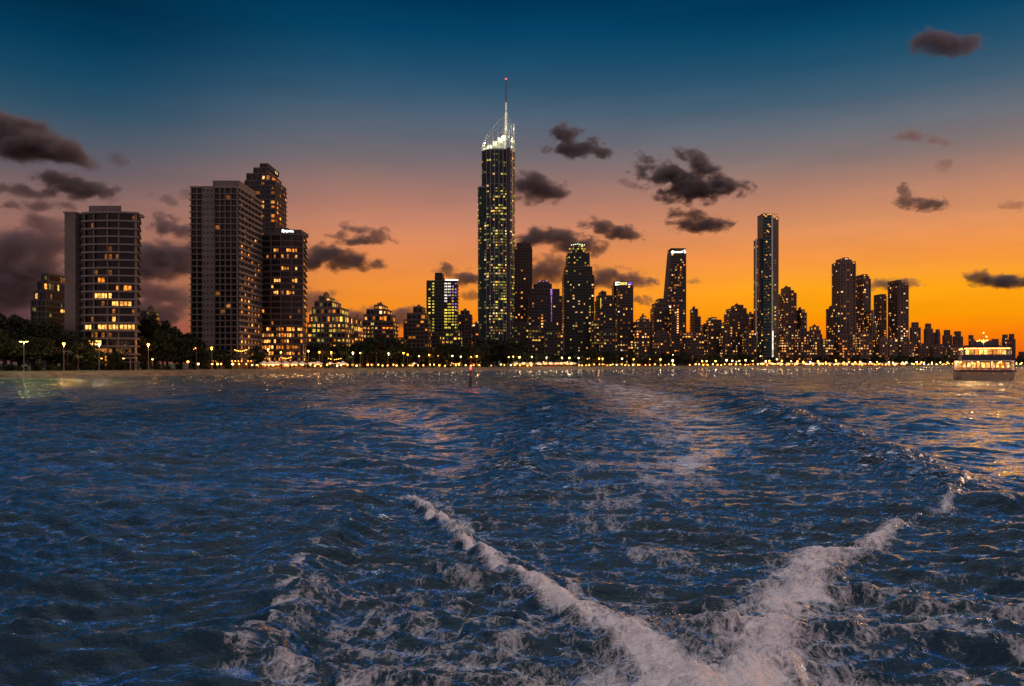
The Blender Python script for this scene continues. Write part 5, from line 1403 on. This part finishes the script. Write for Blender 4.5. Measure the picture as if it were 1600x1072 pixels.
festoon(523, 559, 7, 22, 'bulb', 'string of bulbs before the broad yellow-lit block')
festoon(712, 566, 5, 16, 'bulb', 'string of bulbs before the green and violet tower')
festoon(868, 565, 9, 42, 'ledlamp', 'long string of pale bulbs before the tower with violet lights')
# bushes on the bank
bush_items = []
for i in range(46):
    px = -40+i*19+lr.uniform(-6, 6); Y = shoreY(px)+lr.uniform(23, 27); cm, tm, w_, h_ = KINDS[i % 6]; s_ = lr.uniform(.20, .34)
    o_ = link('bush', cm, None, ((px-800)/F*Y, Y, GZ-0.25*h_*s_)); o_.scale = (s_*1.6, s_*1.6, s_); o_.rotation_euler = (0, 0, lr.uniform(0, 6))
    bush_items.append((px, o_, 'low round'))
place_labels(bush_items, 'low round', 'bush', 'low bushes along the promenade', 'bush')

# ------------------------------------------------------------------ channel marker (x 735)
def marker():
    x, y = G(735.5, 605.5); root = empty('channel_marker', (x, y, 0))
    b_ = MB(); b_.lathe((0, 0, 0), [(.2, -1.5), (.62, -1.0), (.66, .15), (.5, .42), (.3, .5)], M['dark_metal'], 12); b_.build('float_base', root)
    p = MB(); p.lathe((0, 0, 0), [(.34, .5), (.28, 2.2)], M['dark_metal'], 10); p.lathe((0, 0, 0), [(.28, 2.203), (.24, 3.6)], M['red_paint'], 10); p.build('pile', root)
    t_ = MB(); t_.box((0, 0, 3.66), (.9, .9, .1), M['dark_metal']); t_.build('platform', root)
    rl_ = MB(); 
    for a in range(4): rl_.tube([(.4*math.cos(a*1.57+.78), .4*math.sin(a*1.57+.78), 3.7), (.12*math.cos(a*1.57+.78), .12*math.sin(a*1.57+.78), 4.75)], .035, M['red_paint'], 5)
    rl_.build('top_cage', root)
    l_ = MB(); l_.lathe((0, 0, 4.05), [(.05, -.36), (.2, -.26), (.2, .3), (.05, .38)], E['red'], 10); l_.build('lantern', root); lamp_light(root, 4.6, 90, (1.0, .03, .02))
    m_ = MB(); m_.tube([(.05, 0, 4.7), (.05, 0, 6.6)], .05, M['red_paint'], 5); m_.build('antenna', root)
    ld = MB(); ld.tube([(-.28, -.25, .4), (-.24, -.22, 3.7)], .03, M['metal'], 4); ld.tube([(-.28, .05, .4), (-.24, .02, 3.7)], .03, M['metal'], 4)
    for k in range(9): ld.tube([(-.28, -.25, .6+k*.34), (-.28, .05, .6+k*.34)], .02, M['metal'], 4)
    ld.build('ladder', root)
    tag(root, 'dark channel marker post with a red light standing in the water', 'channel marker')
marker()

# ------------------------------------------------------------------ ferry (x 1494..1581)
def ferry():
    x, y = G(1537.5, 594.5); root = empty('ferry', (x+3.0, y+5, 0), R(-27)); Ys = y+6
    k = Ys/F      # metres per photo pixel
    hl = 19.0
    def sec(y_, wt, wb, zt, zb):   # hull cross-section, bulged
        return [(-wb/2, y_, zb), (-wb/2*1.05, y_, zb+.5), (-wt/2*.99, y_, zb+1.6), (-wt/2, y_, zt), (wt/2, y_, zt), (wt/2*.99, y_, zb+1.6), (wb/2*1.05, y_, zb+.5), (wb/2, y_, zb)]
    h_ = MB(); h_.loft([sec(-6, 13.0, 11.0, 2.9, -.3), sec(-5.2, 14.8, 13.0, 2.9, -.5), sec(-2, 15.6, 14.2, 2.9, -.6), sec(18, 15.6, 14.2, 2.9, -.6), sec(28, 11.5, 8.5, 3.2, -.5), sec(33, 1.2, .5, 3.8, -.2)], M['hull']); hull = h_.build('hull', root)
    rs = MB(); rs.box((0, -5.9, 2.75), (13.6, .5, .35), M['hull_dark']); rs.box((-7.75, 7, 2.75), (.4, 22, .35), M['hull_dark']); rs.box((7.75, 7, 2.75), (.4, 22, .35), M['hull_dark']); rs.build('rubbing_strake', hull)
    for q in (-4.5, -1.6, 1.8, 4.8):
        p = MB(); p.lathe((q, -6.05, 2.1), [(.25, -.22), (.25, .22)], E['dim'], 8); p.build('porthole', hull)
    dk = MB(); dk.box((0, 8, 3.0), (15.2, 27, .18), M['wood']); dk.build('lower_deck', root)
    # lower saloon: open with posts, warm lights, tables
    sl = MB(); sl.box((0, 13, 4.4), (12.6, 17, 2.6), M['render_brown']); sl.build('saloon', root)
    for i in range(11):
        a = MB(); a.box((-6.3+i*1.26, 4.38, 4.5), (.95, .1, 1.5), E[['bright', 'warm', 'pale', 'bright', 'amber'][i % 5]]); a.build('saloon_window', root)
    for i in range(10):
        for s_ in (-1,):
            a = MB(); a.box((s_*6.36, 5.5+i*1.6, 4.5), (.1, 1.1, 1.5), E[['warm', 'amber'][i % 2]]); a.build('saloon_window', root)
    for i in range(9):
        p = MB(); p.tube([(-7.0+i*1.75, -4.6, 3.0), (-7.0+i*1.75, -4.6, 5.75)], .07, M['white_metal'], 6); p.build('post', root)
    for i in range(8):
        for s_ in (-1, 1):
            p = MB(); p.tube([(s_*7.3, -3+i*3.2, 3.0), (s_*7.3, -3+i*3.2, 5.75)], .07, M['white_metal'], 6); p.build('post', root)
    rl_ = MB()
    for z in (3.45, 3.8, 4.1): rl_.tube([(-7.3, 22, z), (-7.3, -4.7, z), (7.3, -4.7, z), (7.3, 22, z)], .035, M['white_metal'], 5)
    rl_.build('railing', root)
    fr = random.Random(6)
    for i in range(15):
        l_ = MB(); l_.lathe((fr.uniform(-6.8, 6.8), fr.uniform(-4.2, 3), fr.choice([3.9, 4.1, 4.3, 5.3, 5.45])), [(.04, -.16), (.17, 0), (.04, .16)], E[fr.choice(['bulb', 'lowlamp'])], 6); l_.build('deck_lamp', root)
    for i in range(6):
        t_ = MB(); c_ = (-6+i*2.4, -2.6+.6*(i % 2)); t_.box((c_[0], c_[1], 3.78), (1.0, .8, .06), M['white_metal']); t_.box((c_[0], c_[1], 3.42), (.1, .1, .68), M['metal']); t_.build('table', root)
    # upper deck
    ud = MB(); ud.box((.2, 8, 5.85), (14.6, 26, .2), M['white_metal']); ud.build('upper_deck', root)
    bw = MB(); bw.box((.4, -4.6, 6.75), (12.4, .25, 1.5), M['hull_dark']); bw.box((-5.9, 7, 6.75), (.25, 22.5, 1.5), M['hull_dark']); bw.box((6.7, 7, 6.75), (.25, 22.5, 1.5), M['hull_dark']); bw.build('bulwark', root)
    up = MB(); up.box((.4, 10, 8.5), (10.4, 15, 2.2), M['render_brown']); up.build('upper_saloon', root)
    for i in range(9):
        a = MB(); a.box((-4.3+i*1.2, 2.42, 8.5), (.95, .12, 1.4), E[['bright', 'warm', 'amber', 'bright'][i % 4]]); a.build('saloon_window', root)
    for i in range(7):
        for s_ in (-5.7, 6.5):
            p = MB(); p.tube([(s_, -4+i*3.4, 7.4), (s_, -4+i*3.4, 9.7)], .06, M['white_metal'], 6); p.build('post', root)
    for i in range(5):
        p = MB(); p.tube([(-5.7+i*3.05, -4.3, 7.4), (-5.7+i*3.05, -4.3, 9.7)], .06, M['white_metal'], 6); p.build('post', root)
    for i in range(10):
        l_ = MB(); l_.box((-4.9+i*1.18, -4.2, 9.45), (1.0, .22, .2), E['bulb']); l_.build('strip_lamp', root)
    for i in range(7):
        l_ = MB(); l_.box((-6.0, -3+i*2.7, 9.4), (.2, .9, .18), E['bulb']); l_.build('strip_lamp', root)
    for i in range(4):
        l_ = MB(); l_.box((-7.2, -4+i*2.4, 5.5-.0*i), (.3, .6, .25), E['bulb']); l_.build('strip_lamp', root)
    cn = MB(); cn.box((.4, 8, 9.85), (12.9, 26.5, .28), M['hull_dark']); cn.box((-.8, 9, 10.25), (9.0, 20, .5), M['hull_dark']); cnp = cn.build('canopy_roof', root)
    wh = MB(); wh.loft([[(-2.6, 12, 10.5), (3.4, 12, 10.5), (3.4, 17, 10.5), (-2.6, 17, 10.5)], [(-2.3, 12.4, 12.2), (3.1, 12.4, 12.2), (3.1, 16.6, 12.2), (-2.3, 16.6, 12.2)]], M['hull_dark']); wh.build('wheelhouse', root)
    ms = MB(); ms.tube([(.1, 5, 10.4), (.1, 5, 14.4)], [.14, .06], M['white_metal'], 6); ms.tube([(-1.2, 5, 12.0), (1.4, 5, 12.0)], .05, M['white_metal'], 5); ms.tube([(-2.6, 5, 11.5), (.1, 5, 13.6), (2.6, 5, 11.5)], .03, M['metal'], 4); mst = ms.build('mast', root)
    for a, z in ((-1.5, 11.9), (-.9, 12.1), (-.3, 11.8), (.1, 11.5), (.1, 12.1), (.6, 11.9), (1.1, 12.1), (.1, 14.4), (.9, 13.2)):
        l_ = MB(); l_.lathe((a, 4.8, z), [(.04, -.2), (.2, 0), (.04, .2)], E['bulb'], 6); l_.build('mast_lamp', mst)
    fl = MB(); fl.box((5.9, -4.6, 11.1), (1.2, .04, .7), M['red_paint']); fl.tube([(5.3, -4.6, 9.9), (5.3, -4.6, 11.6)], .04, M['white_metal'], 5); fl.build('flag', root)
    for q in ((-4.5, -3.9, 5.3), (0, -3.9, 5.3), (4.5, -3.9, 5.3), (-3, -3.7, 9.1), (3.5, -3.7, 9.1), (-6.9, 3, 5.2), (-6.9, 10, 5.2)):
        lamp_light(root, 0, 900, (1.0, .42, .10)).location = q
    tag(root, 'two-deck sightseeing ferry strung with orange lights, seen from astern', 'ferry')
ferry()

# ------------------------------------------------------------------ clouds: real volumes far beyond the city
import bmesh
def cloud(label, blobs, dens=1.0, Y=7000.0, col=(0.42,0.36,0.38), feat=95.0, thr=(0.10, 0.55), amp=1.35, seed=0, name='cloud'):
    m = Y/F
    cx = sum(b[0] for b in blobs)/len(blobs); cy = sum(b[1] for b in blobs)/len(blobs)
    o = W(cx, cy, Y)
    mat, t = newmat('cloud_vapour'); mat.cycles.volume_step_rate = 0.4
    tc_ = t.new('ShaderNodeTexCoord').outputs['Object']
    wn = t.new('ShaderNodeTexNoise'); t.l.new(tc_, wn.inputs['Vector']); wn.inputs['Scale'].default_value = 1/(feat*2.2); wn.inputs['Detail'].default_value = 2
    sub = t.new('ShaderNodeVectorMath', operation='MULTIPLY_ADD'); t.l.new(wn.outputs['Color'], sub.inputs[0]); sub.inputs[1].default_value = (feat*.9, feat*.9, feat*.6)
    t.l.new(tc_, sub.inputs[2])
    off = t.new('ShaderNodeVectorMath', operation='ADD'); t.l.new(sub.outputs[0], off.inputs[0]); off.inputs[1].default_value = (-feat*.45, -feat*.45, -feat*.3)
    P = off.outputs[0]; field = None; pts = []
    for bx, by, rx, ry, *rot in blobs:
        a = R(-rot[0]) if rot else 0.0
        c = ((bx-cx)*m, 0.0, (cy-by)*m); s_ = (rx*m*1.38, (rx+ry)/2*m*.95, ry*m*1.38)
        # rotate about the view-normal axis (y)
        mp = t.mapping(P, loc=c, rot=(0, -a, 0), scale=s_, typ='TEXTURE')
        ln = t.new('ShaderNodeVectorMath', operation='LENGTH'); t.l.new(mp, ln.inputs[0])
        f_ = t.math('SUBTRACT', 1.0, ln.outputs['Value'])
        field = f_ if field is None else t.math('SMOOTH_MAX', field, f_, 0.25)
        for i in range(6):
            for j in range(8):
                u, v = math.pi*(i+.5)/6, 2*math.pi*j/8
                p = Vector((s_[0]*1.12*math.sin(u)*math.cos(v), s_[1]*1.12*math.sin(u)*math.sin(v), s_[2]*1.12*math.cos(u)))
                p = Matrix.Rotation(-a, 3, 'Y') @ p
                pts.append(p+Vector(c))
    n = t.noise(t.mapping(P, loc=(seed*913.0, 0, 0), scale=(1, 1, 1.5)), 1/feat, 5.0, 0.62)
    v = t.math('ADD', field, t.math('MULTIPLY', t.math('SUBTRACT', n, 0.52), amp))
    d = t.mapr(v, thr[0], thr[1], 0.0, 0.016*dens, smooth=True)
    pv = t.new('ShaderNodeVolumePrincipled'); pv.inputs['Color'].default_value = (*col, 1); pv.inputs['Anisotropy'].default_value = 0.0
    pv.inputs['Density Attribute'].default_value = ''
    t.l.new(d, pv.inputs['Density'])
    out = t.new('ShaderNodeOutputMaterial'); t.l.new(pv.outputs[0], out.inputs['Volume'])
    bm = bmesh.new()
    for p in pts: bm.verts.new(p)
    r_ = bmesh.ops.convex_hull(bm, input=bm.verts)
    dead = [g for g in set(r_['geom_interior']+r_['geom_unused']) if isinstance(g, bmesh.types.BMVert)]
    bmesh.ops.delete(bm, geom=dead, context='VERTS')
    me = bpy.data.meshes.new('cloud'); bm.to_mesh(me); bm.free(); me.materials.append(mat)
    ob = link(name, me, None, o)
    tag(ob, label, 'cloud', 'clouds in the dusk sky')
    return ob
DK = (0.42,0.38,0.39); PU = (0.52,0.45,0.50); OR = (0.8,0.48,0.38)
CL = [
 ('broad grey-purple cloud layer low at the far left behind the low block', [(40,452,110,30),(-30,470,90,34),(110,470,60,26)], .45, PU, 150, 1.0),
 ('thin grey cloud streaks left of the bow-fronted tower roof', [(30,300,60,9,6),(60,322,50,7)], .45, DK, 80, 1.3),
 ('large dark lens-shaped cloud at the upper left edge', [(20,214,75,34,8),(95,236,55,18,14),(-40,205,60,34)], 1.3, DK, 150, .7),
 ('small dark wisp just right of the large upper left cloud', [(184,247,15,11,35)], .5, DK, 60, 1.2),
 ('dark cloud above the bow-fronted tower', [(78,282,32,13,20),(125,296,50,17,4),(165,300,20,11)], 1.1, DK, 90, 1.2),
 ('big purple-grey cloud bank left of the bow-fronted tower', [(70,352,45,20),(40,388,80,30),(0,415,90,34),(130,370,40,20)], .5, PU, 130, 1.0),
 ('grey cloud peeping out between the two pale towers, upper one', [(262,353,34,15,12),(292,362,25,14)], .9, PU, 80, 1.2),
 ('low purple cloud between the two pale towers, lower one', [(245,400,50,22),(290,402,45,24),(230,420,50,20)], .9, PU, 120, 1.0),
 ('long purple cloud streak low between the two pale towers', [(260,462,60,18,6),(230,490,70,22)], .5, PU, 110, 1.3),
 ('faint small cloud left of the pale slab tower top', [(262,312,28,8,10),(292,302,16,10)], .4, DK, 70, 1.2),
 ('flat-based cloud right of the hotel tower with the rooftop sign', [(500,402,40,18),(540,408,45,15,8),(583,412,20,10)], 1.2, DK, 80, 1.1),
 ('small ragged cloud above the broad yellow-lit block', [(555,361,22,10,20),(588,368,24,13,5),(530,368,18,6),(560,378,45,5)], .9, DK, 55, 1.4),
 ('slanting cloud left of the spired skyscraper shaft, lower', [(695,422,20,9,15),(728,434,28,12,18)], 1.1, DK, 60, 1.2),
 ('small cloud beside the left of the spired skyscraper shaft, lowest', [(735,462,18,8)], .9, DK, 50, 1.1),
 ('low purple cloud behind the gabled block', [(630,495,42,18),(600,505,50,16),(560,500,40,16)], .7, PU, 90, 1.0),
 ('low purple cloud behind the broad yellow-lit block', [(497,462,26,12),(480,475,40,14)], .7, PU, 80, 1.1),
 ('dark cloud floating right of the lit crown of the spired skyscraper', [(884,213,26,18,20),(900,232,38,14),(935,237,22,9,20)], 1.4, DK, 75, 1.2),
 ('rounded dark cloud touching the right of the spired skyscraper', [(836,294,40,22),(862,302,24,16)], 1.3, DK, 90, .9),
 ('large ragged dark cloud in the middle of the sky', [(1045,276,48,15,12),(1105,268,50,14,32),(1085,298,62,17),(1135,288,35,12,10)], 1.5, DK, 80, 1.3),
 ('tiny dark cloud above the left tip of the large ragged cloud', [(1009,247,17,8,15)], 1.1, DK, 45, 1.2),
 ('faint thin wisp left of the large ragged cloud', [(985,289,26,6,15)], .4, DK, 50, 1.3),
 ('dark ragged cloud below the large ragged one', [(1078,340,30,12,8),(1110,350,34,13),(1085,352,42,10)], 1.3, DK, 65, 1.3),
 ('long grey cloud above the green tinted tower', [(840,373,38,16),(888,378,48,17,8),(925,388,32,9,12)], 1.2, DK, 80, 1.2),
 ('grey cloud upper right of the green tinted tower', [(938,354,30,11,10),(970,364,32,12,8)], 1.3, DK, 60, 1.3),
 ('purple cloud left of the green tinted tower', [(850,424,44,22),(826,428,30,22)], .8, PU, 90, 1.0),
 ('purple cloud over the tower with the coloured roof sign', [(950,430,40,13),(990,438,38,10,6),(935,440,40,12)], .9, PU, 65, 1.2),
 ('tiny cloud right of the tower with the coloured roof sign', [(1003,468,20,7,15)], .9, PU, 40, 1.1),
 ('tiny cloud right of the tapering hotel tower', [(1084,439,11,5)], .7, PU, 35, 1.1),
 ('smooth dark cloud at the upper right of the sky', [(1462,66,40,18),(1490,70,44,18)], .8, DK, 90, .85),
 ('faint orange streak of cloud at the right', [(1425,214,42,8,4),(1455,220,28,7,10)], .30, OR, 60, 1.2),
 ('faint small orange puff at the right', [(1476,259,13,11)], .35, OR, 50, 1.2),
 ('dark hook-shaped cloud over the rightmost tall tower', [(1411,304,17,12,40),(1428,318,28,9,10),(1452,318,30,10)], .9, DK, 50, 1.3),
 ('thin dark cloud behind the rightmost tall tower', [(1385,446,28,9),(1415,443,26,8,8)], 1.0, PU, 60, .9),
 ('long dark cloud at the right edge of the photo', [(1530,433,26,9,8),(1570,440,45,10),(1610,440,30,10)], 1.3, DK, 60, .9),
 ('faint orange cloud at the right edge', [(1583,320,24,9)], .3, OR, 55, 1.2)]
for i, (lb, bl, de, c_, ft, am) in enumerate(CL):
    cloud(lb, bl, de*1.1, col=c_, feat=ft*1.9, amp=am*2.3, seed=i+1, thr=(0.12, 0.62))
